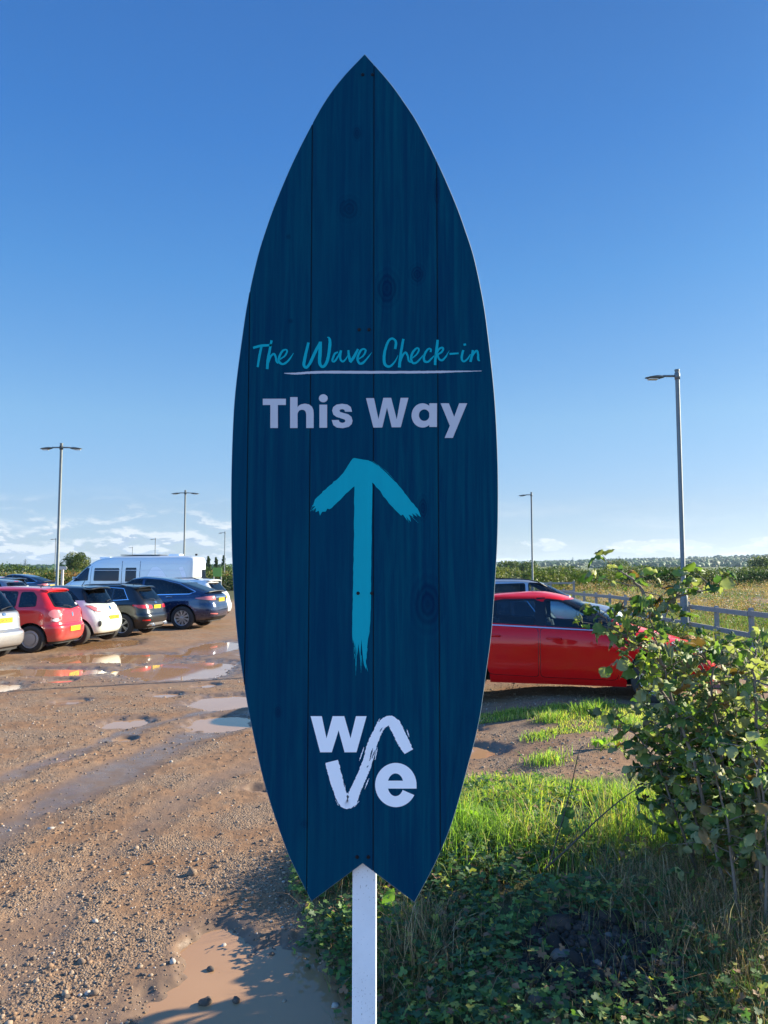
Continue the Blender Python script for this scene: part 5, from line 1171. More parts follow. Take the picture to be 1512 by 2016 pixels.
hedge('bramble_bank', [(5.6, 13.2), (5.9, 16), (6.2, 20), (6.5, 26)], .62, .5, 9000, .07, [mh_[1], mh_[0], mh_[2]], [.5, .35, .15], 'low dark green brambles along the foot of the timber fence', 'plant', seed=15)
# trees
def tree(px, base_y, Y, h, w_, n, sz, label, shape='round', name='tree', seed=0, trunk=.25):
    X_ = (px - 756) / F * Y; z0 = hz(X_, Y); root = empty(name, (X_, Y, z0)); tag(root, label, 'tree'); rg = np.random.default_rng(seed)
    m_ = MB(); m_.tube([(0, 0, -.2), (.05, 0, h * .3), (-.03, 0, h * .6), (0, 0, h * .85)], [trunk, trunk * .7, trunk * .4, .04], 8)
    for k in range(7): a = k * 2.4; zz_ = h * (.28 + .07 * k); m_.tube([(0, 0, zz_), (math.cos(a) * w_ * .2, math.sin(a) * w_ * .2, zz_ + h * .08), (math.cos(a) * w_ * .36, math.sin(a) * w_ * .36, zz_ + h * .16)], [trunk * .35, trunk * .2, .03], 5)
    m_.build('trunk', mbark, root)
    nb = 22 if shape == 'round' else 16; cen = []; 
    for k in range(nb):
        t_ = (k + .5) / nb; a = k * 2.399
        if shape == 'round': zc = h * (.30 + .58 * t_); rr = w_ * .36 * math.sqrt(max(.05, 1 - ((t_ - .42) / .62) ** 2)) * (.55 + .45 * rg.uniform())
        else: zc = h * (.10 + .85 * t_); rr = w_ * .22 * (1 - abs(t_ - .35) * 1.1)
        cen.append((math.cos(a) * rr, math.sin(a) * rr, zc, (w_ * .22 if shape == 'round' else w_ * .32 * (1.05 - t_ * .75)) * rg.uniform(.75, 1.2)))
    cen = np.array(cen); j = rg.integers(0, nb, n); d = rg.normal(size=(n, 3)); d /= np.linalg.norm(d, axis=1)[:, None]; rad = cen[j, 3] * rg.uniform(.3, 1, n) ** .4
    C_ = cen[j, :3] + d * rad[:, None] * np.array([1, 1, .8 if shape == 'round' else 1.3])
    quads(C_, sz * rg.uniform(.6, 1.3, n), rg, [mh_[1], mh_[0], mh_[2]], (j + rg.integers(0, 2, n)) % 3 if shape == 'round' else rg.integers(0, 2, n), 'crown', parent=root)
    return root
tree(153, 1120, 150, 5.6, 5.4, 7000, .26, 'round dark green tree on the horizon between the lamp column and the van', name='round_tree', seed=1)
for i, (px, h, lb) in enumerate(((411, 5.9, 'left of the three slim poplars right of the van'), (426, 5.6, 'middle one of the three slim poplars right of the van'), (441, 6.1, 'right one of the three slim poplars, beside the sign'))):
    r_ = tree(px, 1120, 190, h, 1.9, 2600, .24, lb, 'slim', 'poplar_tree', seed=5 + i, trunk=.12); r_['group'] = 'three slim poplars'
for i, (px, Y_, h, w_, lb) in enumerate(((1003, 260, 5.2, 9, 'low round tree on the skyline just right of the sign'), (1036, 230, 4.4, 8, 'small dark tree on the skyline by the slender lamp column'), (1500, 210, 5.8, 8, 'bushy tree on the skyline at the right edge'), (1215, 330, 6.5, 12, 'broad dark tree over the hedgerow behind the top of the shrub'))):
    tree(px, 1120, Y_, h, w_, 2600, .5, lb, name='round_tree', seed=20 + i)
# wooded ridge far off: many small crowns merging into one mass
rg = np.random.default_rng(4); n = 9000; ang = rg.uniform(-.62, .78, n); Yr = rg.uniform(1100, 2700, n); Xr = ang * Yr
zr = height(Xr, Yr, False)[0]; k_ = fbm(Xr, Yr, .0035, 3, 66) + rg.normal(0, .05, n); kp = k_ > .44; Xr, Yr, zr = Xr[kp], Yr[kp], zr[kp]; n = len(Xr)
mwd = [leafm('far_wood_green', (.040, .085, .030), 0, .4), leafm('far_wood_dark', (.022, .050, .022), 0, .4)]
sc = np.stack([rg.uniform(3, 9, n), rg.uniform(3, 9, n), rg.uniform(2.5, 8, n)], -1)
wd = scatter('woodland', [rock_proto(300 + i, 1) for i in range(5)], np.stack([Xr, Yr, zr + sc[:, 2] * .45], -1), sc, rotz(rg.uniform(0, 6.28, n)), mwd, midx=rg.integers(0, 2, n)); tag(wd, 'distant woodland covering the low ridge on the horizon', 'woodland', kind='stuff')
# far lattice pylon
def pylon(px, Y, h, label):
    X_ = (px - 756) / F * Y; m_ = MB(); z0 = hz(X_, Y); b = h * .09
    for sx_, sy_ in ((-1, -1), (1, -1), (1, 1), (-1, 1)): m_.tube([(sx_ * b, sy_ * b, 0), (sx_ * b * .3, sy_ * b * .3, h * .6), (0, 0, h)], .22, 4)
    for zz_, wd_ in ((.62, .16), (.75, .20), (.88, .14)): m_.tube([(-h * wd_, 0, h * zz_), (0, 0, h * zz_ + 1), (h * wd_, 0, h * zz_)], .2, 4)
    for q in range(6): s0 = b * (1 - q * .12); m_.tube([(-s0, -s0, h * q * .1), (s0 * .9, -s0 * .9, h * (q + 1) * .1)], .15, 4); m_.tube([(s0, -s0, h * q * .1), (-s0 * .9, -s0 * .9, h * (q + 1) * .1)], .15, 4)
    o = m_.build('electricity_pylon', mlamp); o.location = (X_, Y, z0); tag(o, label, 'pylon')
pylon(51, 900, 15, 'far lattice pylon on the left horizon')
pylon(1127, 1500, 17, 'tiny lattice pylon on the ridge left of the shrub top'); pylon(1218, 1600, 17, 'tiny lattice pylon on the ridge above the shrub top')
# finger post and green sign
X_ = (125 - 756) / F * 46; root = empty('finger_post', (X_, 46, 0)); tag(root, 'pale wooden finger post in front of the bramble hedge, left of the van', 'signpost')
mpale = mk('pale_timber', (.50, .45, .38), .8); m_ = MB(); m_.box((0, 0, 1.0), (.12, .12, 2.4)); m_.build('post', mpale, root)
m_ = MB(); m_.add([(-.32, -.08, 2.1), (-.25, -.08, 2.0), (.25, -.08, 2.0), (.32, -.08, 2.1), (.25, -.08, 2.2), (-.25, -.08, 2.2), (-.32, -.12, 2.1), (-.25, -.12, 2.0), (.25, -.12, 2.0), (.32, -.12, 2.1), (.25, -.12, 2.2), (-.25, -.12, 2.2)], [(5, 4, 3, 2, 1, 0), (6, 7, 8, 9, 10, 11)] + [(i, (i + 1) % 6, (i + 1) % 6 + 6, i + 6) for i in range(6)]); m_.build('finger_board', mpale, root)
X_ = (429 - 756) / F * 62; root = empty('green_notice', (X_, 62, 0)); tag(root, 'square green notice board in front of the poplars', 'sign')
mgs = mk('lime_green_board', (.20, .33, .05), .5); m_ = MB(); m_.box((0, 0, 1.85), (.72, .05, .72)); m_.build('panel', mgs, root); m_ = MB(); m_.box((-.30, .05, 1.0), (.08, .06, 2.1)); m_.build('post', mpale, root); m_ = MB(); m_.box((.30, .05, 1.0), (.08, .06, 2.1)); m_.build('post', mpale, root)
# ------------------------------------------------------------------ grass, weeds and ground cover
def blades(name, x, y, h, w_, mats, midx, lean=.35, z=None, seed=0, kink=False):
    rg = np.random.default_rng(seed); n = len(x); z = height(x, y)[0] if z is None else z
    a = rg.uniform(0, 2 * math.pi, n); ld_ = rg.uniform(0, 2 * math.pi, n); ln = np.abs(rg.normal(0, lean, n)) * h
    t_ = np.stack([np.cos(a), np.sin(a), 0 * a], -1) * (w_ / 2)[:, None]; d = np.stack([np.cos(ld_), np.sin(ld_), 0 * a], -1) * ln[:, None]
    B0 = np.stack([x, y, z - .01], -1); up = np.zeros((n, 3)); up[:, 2] = 1
    m1 = B0 + up * (h * .42)[:, None] + d * .18; m2 = B0 + up * (h * .78)[:, None] + d * .52; tp = B0 + up * (h * rg.uniform(.80, 1, n))[:, None] + d * 1.05
    V = np.stack([B0 - t_, B0 + t_, m1 - t_ * .9, m1 + t_ * .9, m2 - t_ * .6, m2 + t_ * .6, tp], 1)
    Fp = np.array([[0, 1, 3], [0, 3, 2], [2, 3, 5], [2, 5, 4], [4, 5, 6]])
    return npmesh(name, V.reshape(-1, 3), (Fp[None] + (np.arange(n) * 7)[:, None, None]).reshape(-1, 3), mats, None, False, np.repeat(midx, 5))
rg = np.random.default_rng(21)
def area(n, x0, x1, y0, y1): 
    y = rg.uniform(y0, y1, n); return rg.uniform(x0, x1, n), y
# lush sunlit grass
x, y = area(60000, -.8, 4.6, 4.3, 7.6); gd = grass_dens(x, y); k = (rg.uniform(size=len(x)) < gd * sst(fbm(x, y, 2.1, 4, 67), .36, .52) * np.interp(y, [4.4, 4.95, 6.4, 7.0], [.06, 1, .9, .5])) & (x < .62 * y + .3); x, y = x[k], y[k]
h = np.interp(y, [4.3, 4.8, 5.6, 6.2, 7.0], [.16, .26, .24, .11, .06]) * (.30 + 2.2 * np.clip(fbm(x, y, 2.6, 4, 61) - .22, 0, 1)) * rg.uniform(.45, 1.3, len(x))
g1_ = blades('lush_grass', x, y, h, .0045 * (1 + .25 * rg.uniform(size=len(x))) * (1 + (y - 4) * .12), mg_, np.clip(np.searchsorted([.30, .52, .66, .80], fbm(x, y, 1.8, 3, 65) * .9 - .12 + rg.normal(0, .17, len(x))), 0, 4)[...] * 0 + np.array([1, 0, 2, 4, 3])[np.clip(np.searchsorted([.30, .55, .66, .76], fbm(x, y, 1.8, 3, 65) * .9 - .05 + rg.normal(0, .15, len(x))), 0, 4)], .6, seed=1); tag(g1_, 'long sunlit green grass on the verge behind the sign', 'grass', kind='stuff')
# short turf bands beyond, and along the fence
x, y = area(150000, .4, 8.4, 7.0, 14.5); gd = grass_dens(x, y); k = (rg.uniform(size=len(x)) < gd) & (x < .60 * y) & ((y < 10.9) | (x > 5.9)); x, y = x[k], y[k]
h = .038 * (.4 + 1.4 * fbm(x, y, 1.7, 3, 62) ** 1.5 * 1.6) * rg.uniform(.5, 1.4, len(x))
g2_ = blades('short_grass', x, y, h, np.full(len(x), .009), mg_, rg.choice(5, len(x), p=[.18, .20, .42, .14, .06]), .6, seed=2); tag(g2_, 'short worn turf in strips between the bare mud and the red car', 'grass', kind='stuff')
# a few distinct tufts
tx, ty, th = [], [], []
for px, py, hh in ((1075,1495,.20),(1160,1405,.28),(1085,1415,.22),(1060,1445,.13),(1210,1470,.16),(1000,1395,.16),(1090,1395,.14),(1240,1430,.2),(945,1530,.2),(1025,1560,.16),(1180,1395,.24)):
    p = G(px, py, .12); m_ = 260; tx.append(p.x + rg.normal(0, .10, m_)); ty.append(p.y + rg.normal(0, .09, m_)); th.append(np.full(m_, hh * .62) * rg.uniform(.5, 1.15, m_))
x, y, h = map(np.concatenate, (tx, ty, th)); g3_ = blades('grass_tufts', x, y, h, np.full(len(x), .008), mg_, rg.choice(5, len(x), p=[.55, .25, .15, .03, .02]), .55, seed=3); tag(g3_, 'bright tufts standing out of the trodden turf and mud', 'grass', kind='stuff')
# dry, straw coloured stems in the shaded foreground
x, y = area(52000, -.4, 3.2, 2.9, 4.9); dd = np.maximum.reduce([np.exp(-(((x - .17) / .17) ** 2 + ((y - 3.75) / .33) ** 2)) * 1.0, np.exp(-(((x - 1.55) / .48) ** 2 + ((y - 3.9) / .75) ** 2)), .07 * sst(x - verge_x(y), .0, .3)]); soil = np.exp(-(((x - .88) / .34) ** 2 + ((y - 3.55) / .36) ** 2))
k = rg.uniform(size=len(x)) < dd * (1 - soil * 1.2); x, y = x[k], y[k]; h = rg.uniform(.05, .34, len(x)) * (.45 + .6 * dd[k])
g4_ = blades('dry_grass', x, y, h, rg.uniform(.0018, .0042, len(x)), mbr, rg.choice(4, len(x), p=[.38, .24, .22, .16]), .85, seed=4); tag(g4_, 'tangled dry and green grass stems in the shade beside the post', 'grass', kind='stuff')
# thin green blades bottom right
x, y = area(16000, 1.1, 3.0, 2.7, 3.9); k = rg.uniform(size=len(x)) < sst(x - .25 * y, .35, .8); x, y = x[k], y[k]; h = rg.uniform(.06, .17, len(x))
g5_ = blades('fine_grass', x, y, h, rg.uniform(.002, .0045, len(x)), mbr, rg.choice(4, len(x), p=[.16, .12, .60, .12]), .6, seed=5); tag(g5_, 'fine dull green grass at the bottom right corner', 'grass', kind='stuff')
# lobed ground-cover leaves (buttercup and nettle)
def lobed(nl=3, cut=.45, cup=.12):
    V = [(0, 0, 0)]; N_ = nl * 4
    for i in range(N_ + 1):
        a = -math.pi * .86 + 2 * math.pi * .86 * i / N_; q = i / 4 * 2 * math.pi; rr = 1 - cut * (.5 - .5 * math.cos(q + math.pi)) ** 1.2 if i % 2 == 0 else 1 - cut * .55
        rr = (1 - cut) + cut * abs(math.sin(i / 4 * math.pi)) ** .8; V.append((math.sin(a) * rr, math.cos(a) * rr + .1, cup * rr * (1 if i % 2 else .4)))
    return np.array(V) * .5, np.array([(0, i, i + 1) for i in range(1, N_ + 1)])
def tilt(n, mx_, rg_):
    az_ = rg_.uniform(0, 2 * math.pi, n); ti = np.abs(rg_.normal(0, mx_, n)); c, s = np.cos(ti), np.sin(ti); o = np.zeros(n); i = np.ones(n)
    Rx = np.stack([np.stack([i, o, o], -1), np.stack([o, c, -s], -1), np.stack([o, s, c], -1)], -2); return np.einsum('nij,njk->nik', rotz(az_), np.einsum('nij,njk->nik', Rx, rotz(rg_.uniform(0, 6.28, n))))
mcov = [leafm('cover_leaf_green', (.085, .165, .045), .3), leafm('cover_leaf_dark', (.040, .090, .040), .3), leafm('cover_leaf_yellow', (.30, .30, .07), .3), leafm('cover_leaf_brown', (.17, .10, .06), .2)]
x, y = area(70000, -.75, 2.9, 2.8, 6.6); e = x - verge_x(y); soil = np.exp(-(((x - .92) / .30) ** 2 + ((y - 3.50) / .33) ** 2))
dens = sst(e + (fbm(x, y, 3, 3, 70) - .5) * .35, -.06, .10) * np.interp(y, [4.6, 5.2, 6.6], [1, .4, .25]) * (1 - np.clip(soil * 1.35, 0, 1)) * sst(fbm(x, y, 3.4, 3, 71) + .14, .42, .56) * np.interp(x, [1.05, 1.6], [1, .22])
k = rg.uniform(size=len(x)) < dens * .62; x, y = x[k], y[k]; n = len(x); z = height(x, y)[0]; hh = rg.uniform(.01, .15, n) ** 1.0 * (.4 + fbm(x, y, 2, 2, 72))
gc = scatter('ground_cover', [lobed(3, .5), lobed(5, .45), lobed(1, .2), lobed(3, .62)], np.stack([x, y, z + hh], -1), rg.uniform(.022, .052, n), tilt(n, .55, rg), mcov, midx=rg.choice(4, n, p=[.36, .46, .09, .09])); tag(gc, 'low creeping leaves covering the shaded bank under the sign', 'ground cover', kind='stuff')
x, y = area(3600, -.5, 2.6, 2.9, 4.9); e = x - verge_x(y); k = (e > 0) & (rg.uniform(size=len(x)) < .8); x, y = x[k], y[k]
g6_ = blades('leaf_stalks', x, y, rg.uniform(.05, .2, len(x)), rg.uniform(.0015, .003, len(x)), [mcov[3], mcov[0], mdry[1]], rg.integers(0, 3, len(x)), .7, seed=6); tag(g6_, 'thin brown runners and stalks among the creeping leaves', 'ground cover', kind='stuff')
# dark soil clods
n = 1500; a = rg.uniform(0, 6.28, n); r_ = rg.uniform(0, 1, n) ** .6; x = .95 + np.cos(a) * r_ * .36; y = 3.50 + np.sin(a) * r_ * .36; z = height(x, y)[0]; s = np.clip(rg.lognormal(math.log(.011), .5, n), .005, .045)
msoil = [mk('dark_damp_soil', (.022, .016, .013), .9), mk('grey_brown_soil', (.045, .033, .027), .9), mk('flinty_soil_stone', (.11, .095, .085), .7)]
cl = scatter('soil_clods', [rock_proto(400 + i, 2) for i in range(6)], np.stack([x, y, z + s * .3], -1), s[:, None] * rg.uniform(.7, 1.25, (n, 3)), rotz(rg.uniform(0, 6.28, n)), msoil, midx=rg.choice(3, n, p=[.6, .34, .06])); tag(cl, 'heap of dark crumbly soil in the shade right of the post', 'soil', kind='stuff')
for px, py, s_, lb in ((1065, 1965, .050, 'pale grey rock half buried in the dark soil heap'), (1105, 1905, .042, 'flat grey stone lying across the top of the soil heap'), (1100, 1860, .055, 'big dark clod on the crest of the soil heap')):
    p = G(px, py, .17); V, Fc = bigp[int(s_ * 1000) % 4]; o = npmesh('rock', V * np.array([1.3, .8, .75]) * s_, Fc, msoil[2] if py != 1860 else msoil[1]); o.location = (p.x, p.y, hz(p.x, p.y) + s_ * .3); tag(o, lb, 'rock')
# broad-leaved dock plants in the sun behind the board edge
def long_leaf(n=5, wd=.28, droop=.5):
    V = []; 
    for i in range(n + 1):
        t_ = i / n; w_ = wd * math.sin(math.pi * min(1, t_ * .93 + .07)) ** .7; zz_ = .35 * math.sin(t_ * 2.2) - droop * t_ * t_ * .35
        V += [(-w_, t_, zz_ + .06), (0, t_, zz_), (w_, t_, zz_ + .06)]
    return np.array(V), np.array([q for i in range(n) for c in (0, 1) for q in ((i * 3 + c, i * 3 + c + 1, i * 3 + c + 4), (i * 3 + c, i * 3 + c + 4, i * 3 + c + 3))])
mdock = leafm('bright_dock_leaf', (.17, .30, .04), .45)
for px, py, nlf, sc_, lb in ((925, 1640, 26, .24, 'clump of broad bright green dock leaves at the lower right edge of the board'), (782, 1800, 12, .13, 'small pale green dock plant between the board tip and the post'), (1190, 1470, 8, .12, 'little leafy weed on the bare mud beside the shrub')):
    p = G(px, py, .15); n = nlf; Pz = hz(p.x, p.y); pos = np.stack([p.x + rg.normal(0, .05, n), p.y + rg.normal(0, .05, n), np.full(n, Pz + .02)], -1)
    Rm = rotz(rg.uniform(0, 6.28, n)); ti = rg.uniform(.1, 1.0, n); c, s = np.cos(ti), np.sin(ti); o_ = np.zeros(n); i_ = np.ones(n); Rx = np.stack([np.stack([i_, o_, o_], -1), np.stack([o_, c, -s], -1), np.stack([o_, s, c], -1)], -2)
    d_ = scatter('dock_plant', [long_leaf(5, .26), long_leaf(5, .2, .8)], pos, rg.uniform(.6, 1.1, n) * sc_, np.einsum('nij,njk->nik', Rm, Rx), [mdock]); tag(d_, lb, 'plant')
# ---- dry weeds beyond the fence
rg = np.random.default_rng(33); n = 5200; yy = np.exp(rg.uniform(math.log(13), math.log(78), n)); xx = 7.6 + rg.uniform(0, 1, n) ** 1.0 * (.62 * yy - 3.5).clip(.5); k = (xx < .60 * yy) & (fbm(xx, yy, .22, 3, 80) > .45) & ((yy < 58) | (xx > 14)); xx, yy = xx[k], yy[k]; n = len(xx)
hh = (.35 + .75 * fbm(xx, yy, .3, 3, 81)) * rg.uniform(.5, 1.25, n) * np.interp(yy, [13, 20, 50], [.6, .85, 1.1]); zz = height(xx, yy, False)[0]
m_ = 44; PX = np.repeat(xx, m_); PY = np.repeat(yy, m_); PZ = np.repeat(zz, m_); H_ = np.repeat(hh, m_); t_ = rg.uniform(.02, 1, n * m_); sp = np.repeat(rg.uniform(.05, .16, n) * (1 + yy * .012), m_)
C_ = np.stack([PX + rg.normal(0, 1, n * m_) * sp * (.3 + t_), PY + rg.normal(0, 1, n * m_) * sp * (.3 + t_), PZ + H_ * t_], -1)
kind = np.repeat(np.searchsorted([.36, .50, .60], fbm(xx, yy, .15, 3, 83) * 1.5 - .25 + rg.normal(0, .1, n)), m_)
wq = quads(C_, rg.uniform(.5, 1.2, n * m_) * .035 * (1 + PY * .024), rg, mdry, np.where(t_ < .25, 3, kind), 'dry_weeds'); tag(wq, 'tall dry tan weeds filling the rough field behind the timber fence', 'weeds', kind='stuff')
x = rg.uniform(7.5, 14, 30000); y = rg.uniform(11, 30, 30000); k = x < .62 * y; x, y = x[k], y[k]
g7_ = blades('rough_grass', x, y, rg.uniform(.1, .42, len(x)), np.full(len(x), .012), [mdry[1], mdry[3], mg_[1]], rg.choice(3, len(x), p=[.4, .4, .2]), .5, seed=8, z=height(x, y, False)[0]); tag(g7_, 'rough yellowing grass on the far side of the timber fence', 'grass', kind='stuff')
# ------------------------------------------------------------------ hazel shrubs
def hazel_leaf():
    st = [(0, 0), (.10, .24), (.30, .44), (.55, .50), (.78, .36), (.92, .14), (1.0, 0)]
    V = []; Fc = []
    for i, (t_, w_) in enumerate(st):
        zz_ = .10 * math.sin(t_ * 3.1) - .16 * t_ * t_; pk = .045 * (1 if i % 2 else -1)
        V += [(-w_, t_ + .02, zz_ + .10 * w_ + pk - .10 * w_ * w_ * 2), (-w_ * .5, t_, zz_ + .07 * w_ * 2 - pk), (0, t_ - .01, zz_), (w_ * .5, t_, zz_ + .07 * w_ * 2 - pk), (w_, t_ + .02, zz_ + .10 * w_ + pk - .10 * w_ * w_ * 2)]
    for i in range(len(st) - 1):
        for c in range(4): a = i * 5 + c; Fc += [(a, a + 1, a + 6), (a, a + 6, a + 5)]
    V = np.array(V); V[:, 1] -= 0; return V, np.array(Fc)
HL = hazel_leaf(); HL2 = (HL[0] * np.array([.88, 1.06, 1.8]) , HL[1]); HL4 = (HL[0] * np.array([.55, 1.08, 3.2]), HL[1]); HL3 = (HL[0] * np.array([1.0, .94, -1.6]), HL[1])
def basis(dirs, nrm):
    y_ = dirs / np.linalg.norm(dirs, axis=1)[:, None]; x_ = np.cross(y_, nrm); x_ /= np.linalg.norm(x_, axis=1)[:, None] + 1e-9; z_ = np.cross(x_, y_); return np.stack([x_, y_, z_], -1)
def shrub(stems, name, label, seed, twig_every=.085, leaf=(.05, .088), z_bare=.34, cat='shrub', stem_r=.011, tw=(.12, .34), yellow=.035):
    rg = np.random.default_rng(seed); r = random.Random(seed); root = empty(name, (stems[0][0].x, stems[0][0].y, 0)); tag(root, label, cat); o_ = Vector(root.location)
    m_ = MB(); LP, LD, LS = [], [], []
    def addleaf(p, d, k=1.0): LP.append(tuple(p)); LD.append(tuple(d)); LS.append(r.uniform(*leaf) * k)
    for si, st in enumerate(stems):
        pts = [Vector(p[:]) for p in cr([p for p in st], 5)]
        pts = [p + Vector((r.gauss(0, .004), r.gauss(0, .004), 0)) for p in pts]; L_ = sum((b - a).length for a, b in zip(pts[:-1], pts[1:])); rs = [max(stem_r * (1 - .8 * i / len(pts)), .0022) * (1.0 if si < 4 else .8) for i in range(len(pts))]
        m_.tube([p - o_ for p in pts], rs, 7); acc = 0; nxt = r.uniform(0, twig_every); side = r.uniform(0, 6.28)
        for a, b in zip(pts[:-1], pts[1:]):
            seg = b - a; sl = seg.length
            while nxt < acc + sl:
                p = a + seg * ((nxt - acc) / sl); g = hz(p.x, p.y); hrel = p.z - g; t_ = nxt / L_; nxt += twig_every * r.uniform(.6, 1.5); side += 2.4
                if hrel < z_bare and r.random() > .16: continue
                ln = r.uniform(*tw) * (1.15 - .6 * t_); up_ = r.uniform(.0, .9); d = Vector((math.cos(side), math.sin(side), up_)).normalized(); q = [p]; dd = d.copy()
                nseg = 4
                for k in range(nseg): dd = (dd + Vector((r.gauss(0, .16), r.gauss(0, .16), r.gauss(-.06, .12)))).normalized(); q.append(q[-1] + dd * ln / nseg)
                m_.tube([v - o_ for v in q], [.0030, .0026, .0022, .0018, .0012], 5, cap=False)
                cnt = max(2, int(ln / .036)); sgn = 1
                for k in range(cnt):
                    f_ = (k + .6) / cnt * nseg; i0 = min(int(f_), nseg - 1); pp = q[i0].lerp(q[i0 + 1], f_ - i0); tg = (q[i0 + 1] - q[i0]).normalized(); sd = tg.cross(Vector((0, 0, 1))); sd = sd.normalized() * sgn if sd.length > .05 else Vector((sgn, 0, 0)); sgn = -sgn
                    ld_ = (tg * r.uniform(.3, .9) + sd * r.uniform(.5, 1.0) + Vector((r.gauss(0, .25), r.gauss(0, .25), r.uniform(-.75, .15)))).normalized(); addleaf(pp + ld_ * .012, ld_, .75 + .35 * (k + 1) / cnt)
                addleaf(q[-1], (dd + Vector((0, 0, -.3))).normalized(), 1.05)
            acc += sl
        addleaf(pts[-1], Vector((r.gauss(0, .4), r.gauss(0, .4), .5)).normalized(), .9)
    m_.build('stems', mbark, root, True)
    n = len(LP); P_ = np.array(LP) - np.array(o_[:]); D_ = np.array(LD); nrm = np.array([0, 0, 1.0]) + rg.normal(0, .55, (n, 3)); nrm -= D_ * (nrm * D_).sum(1)[:, None]
    Rm = basis(D_, nrm); mi = rg.choice(5, n, p=[.30 - yellow / 2, .22 - yellow / 2, .41, yellow, .07])
    fo = scatter('foliage', [HL, HL2, HL3, HL4], P_, np.array(LS)[:, None] * rg.uniform(.85, 1.15, (n, 3)), Rm, ml_hazel, midx=mi, smooth=False); fo.parent = root
    return root
def ps(L_, Y0): return [D(px, py, Y0 + dy) for px, py, dy in L_]
main = [ps([(1440,1805,0),(1402,1640,.0),(1365,1500,-.05),(1330,1400,-.05),(1308,1325,-.08),(1287,1250,-.1),(1276,1190,-.1)], 4.0),
 ps([(1450,1810,.1),(1440,1620,.1),(1412,1440,.05),(1400,1350,.0),(1412,1300,0),(1438,1262,0)], 4.05),
 ps([(1502,1840,0),(1494,1640,0),(1490,1420,0),(1482,1320,.0),(1490,1275,.05),(1497,1250,.05)], 3.9),
 ps([(1276,1190,0),(1262,1160,0),(1240,1138,0),(1217,1122,0)], 3.9),
 ps([(1290,1215,0),(1320,1182,.02),(1362,1168,.05),(1420,1156,.1)], 3.9),
 ps([(1312,1315,0),(1262,1270,-.05),(1212,1240,-.1),(1180,1205,-.15)], 3.92),
 ps([(1330,1400,0),(1285,1340,.0),(1250,1312,.0),(1222,1290,0)], 3.95),
 ps([(1395,1780,.2),(1345,1640,.2),(1300,1520,.2),(1245,1440,.15),(1212,1415,.1)], 4.1),
 ps([(1410,1790,.2),(1370,1620,.2),(1345,1480,.2),(1340,1380,.2),(1350,1290,.2)], 4.2),
 ps([(1470,1800,.2),(1462,1600,.2),(1450,1450,.15),(1452,1340,.1),(1462,1270,.1)], 4.2),
 ps([(1480,1820,0),(1500,1600,0),(1530,1430,0),(1545,1320,.0),(1540,1260,0)], 4.1),
 ps([(1430,1790,.3),(1400,1600,.3),(1385,1480,.3),(1380,1400,.3),(1375,1330,.3)], 4.35),
 ps([(1460,1830,-.1),(1440,1680,-.1),(1420,1560,-.15),(1395,1470,-.2)], 3.9),
 ps([(1500,1850,-.1),(1510,1700,-.1),(1500,1560,-.15),(1475,1460,-.2)], 3.8),
 ps([(1420,1800,.25),(1400,1560,.3),(1370,1400,.3),(1330,1320,.3),(1310,1265,.3)], 4.2), ps([(1460,1800,.3),(1430,1500,.3),(1400,1360,.3),(1372,1290,.3),(1360,1255,.3)], 4.3), ps([(1490,1800,.3),(1520,1500,.3),(1500,1360,.3),(1462,1275,.3)], 4.3), ps([(1440,1800,.2),(1380,1640,.2),(1340,1540,.2),(1310,1440,.2),(1302,1370,.2)], 4.25),
 ps([(1420,1800,.2),(1370,1700,.2),(1330,1600,.2),(1300,1500,.2),(1290,1420,.2)], 4.2)]
shrub(main, 'hazel_shrub', 'tall leafy hazel shrub with green and yellowing leaves at the right edge', 1, twig_every=.037, leaf=(.042, .078), tw=(.08, .29))
def wild(cx, cy, h, ns, spread, seed):
    r = random.Random(seed); out = []
    for i in range(ns):
        a = r.uniform(0, 6.28); b = Vector((cx + r.gauss(0, .12), cy + r.gauss(0, .12), .05)); s_ = spread * r.uniform(.3, 1); hh = h * r.uniform(.7, 1)
        out.append([b, b + Vector((math.cos(a) * s_ * .3, math.sin(a) * s_ * .3, hh * .4)), b + Vector((math.cos(a) * s_ * .7, math.sin(a) * s_ * .7, hh * .75)), b + Vector((math.cos(a) * s_, math.sin(a) * s_, hh))])
    return out
shrub(wild(2.0, 4.55, 1.12, 16, .55, 5), 'hazel_shrub', 'second hazel shrub standing close behind the first, nearer the fence', 2, twig_every=.085)
shrub(wild(2.85, 4.7, 1.45, 13, .6, 6), 'hazel_shrub', 'hazel shrub just beyond the right edge, its leaves reaching into view', 3, twig_every=.10)
shrub(wild(3.45, 5.2, 1.5, 13, .65, 7), 'hazel_shrub', 'hazel shrub farther along the same row, beyond the right edge', 4, twig_every=.11)
shrub(wild(2.5, 3.95, 1.25, 11, .55, 8), 'hazel_shrub', 'nearest hazel shrub of the row, beyond the right edge', 5, twig_every=.11)
shrub(wild(4.2, 5.75, 1.5, 12, .6, 9), 'hazel_shrub', 'farthest hazel shrub of the row, beyond the right edge', 6, twig_every=.12)
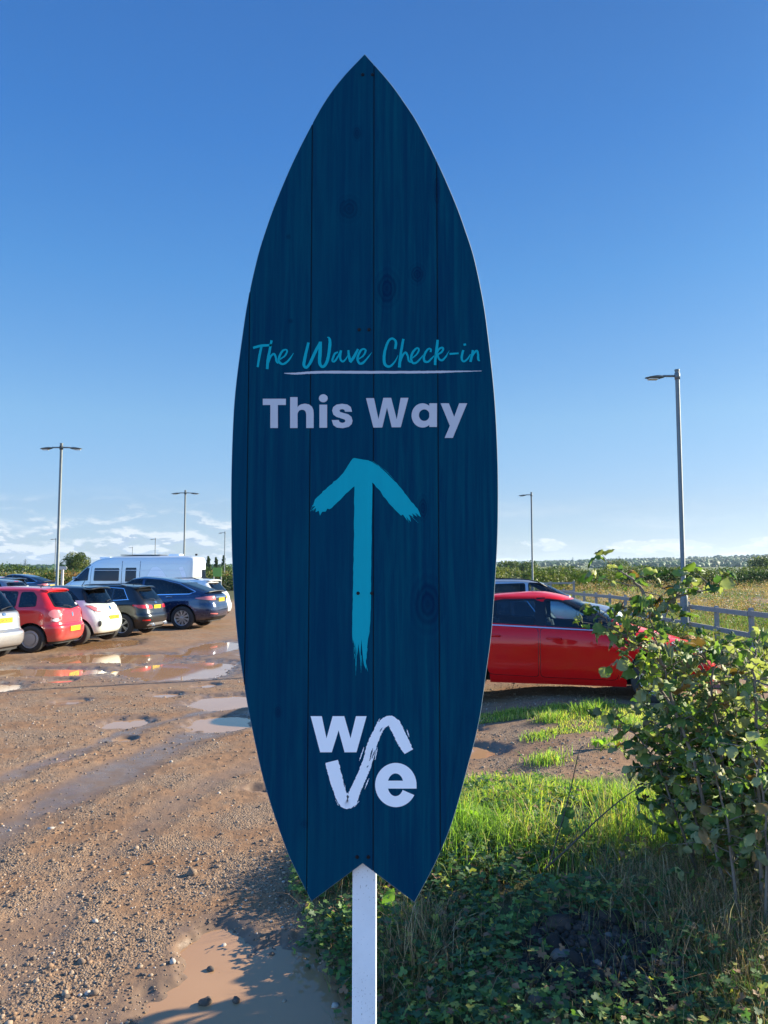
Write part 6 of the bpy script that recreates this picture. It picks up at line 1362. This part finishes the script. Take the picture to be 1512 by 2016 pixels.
# arching bramble canes in front of the grass
mcane = mk('dark_cane', (.055, .045, .035), .7)
def cane(L_, Y0, r0, label, leaves):
    pts = cr(ps(L_, Y0), 8); m_ = MB(); root = empty('bramble_cane', pts[0]); tag(root, label, 'plant'); m_.tube([Vector(p[:]) - pts[0] for p in pts], [max(r0 * (1 - .7 * i / len(pts)), .0012) for i in range(len(pts))], 6); m_.build('cane', mcane, root, True)
    if leaves:
        rg = np.random.default_rng(3); P_ = np.array([(Vector(ps([l[:3]], Y0)[0]) - pts[0])[:] for l in leaves]); D_ = np.array([(l[4], .2, l[5]) for l in leaves]); nr_ = np.array([[.2, -1, .5]] * len(leaves)) + rg.normal(0, .2, (len(leaves), 3)); nr_ -= D_ * ((nr_ * D_).sum(1) / (D_ ** 2).sum(1))[:, None]
        fo = scatter('leaf', [HL], P_, np.array([l[3] for l in leaves]), basis(D_, nr_), ml_hazel, midx=np.array([1] * len(leaves))); fo.parent = root
cane([(1080,1705,0),(1100,1640,0),(1122,1560,0),(1140,1480,0),(1153,1468,0)], 4.0, .0042, 'thin upright cane with dark leaves in front of the sunlit grass', [(1128,1590,0,.075,-.7,-.8),(1120,1610,0,.07,-.8,-.5),(1112,1625,0,.06,.3,-.9)])
cane([(1072,1712,.02),(1120,1668,0),(1180,1610,0),(1240,1562,0),(1292,1535,0)], 4.0, .0055, 'dark cane arching from the grass up to the hazel shrub', [])
# ------------------------------------------------------------------ hazy air
m_ = MB(); m_.box((0, 2950, 48), (7000, 6300, 110)); hzo = m_.build('haze', [])
mh = bpy.data.materials.new('hazy_air'); mh.use_nodes = True; q = mh.node_tree; q.nodes.clear(); v_ = q.nodes.new('ShaderNodeVolumePrincipled'); v_.inputs['Color'].default_value = (.62, .80, 1, 1); v_.inputs['Density'].default_value = .00007; v_.inputs['Anisotropy'].default_value = .3
oo = q.nodes.new('ShaderNodeOutputMaterial'); q.links.new(v_.outputs[0], oo.inputs['Volume']); hzo.data.materials.append(mh); tag(hzo, 'thin bluish haze over the far fields', 'haze', kind='stuff')
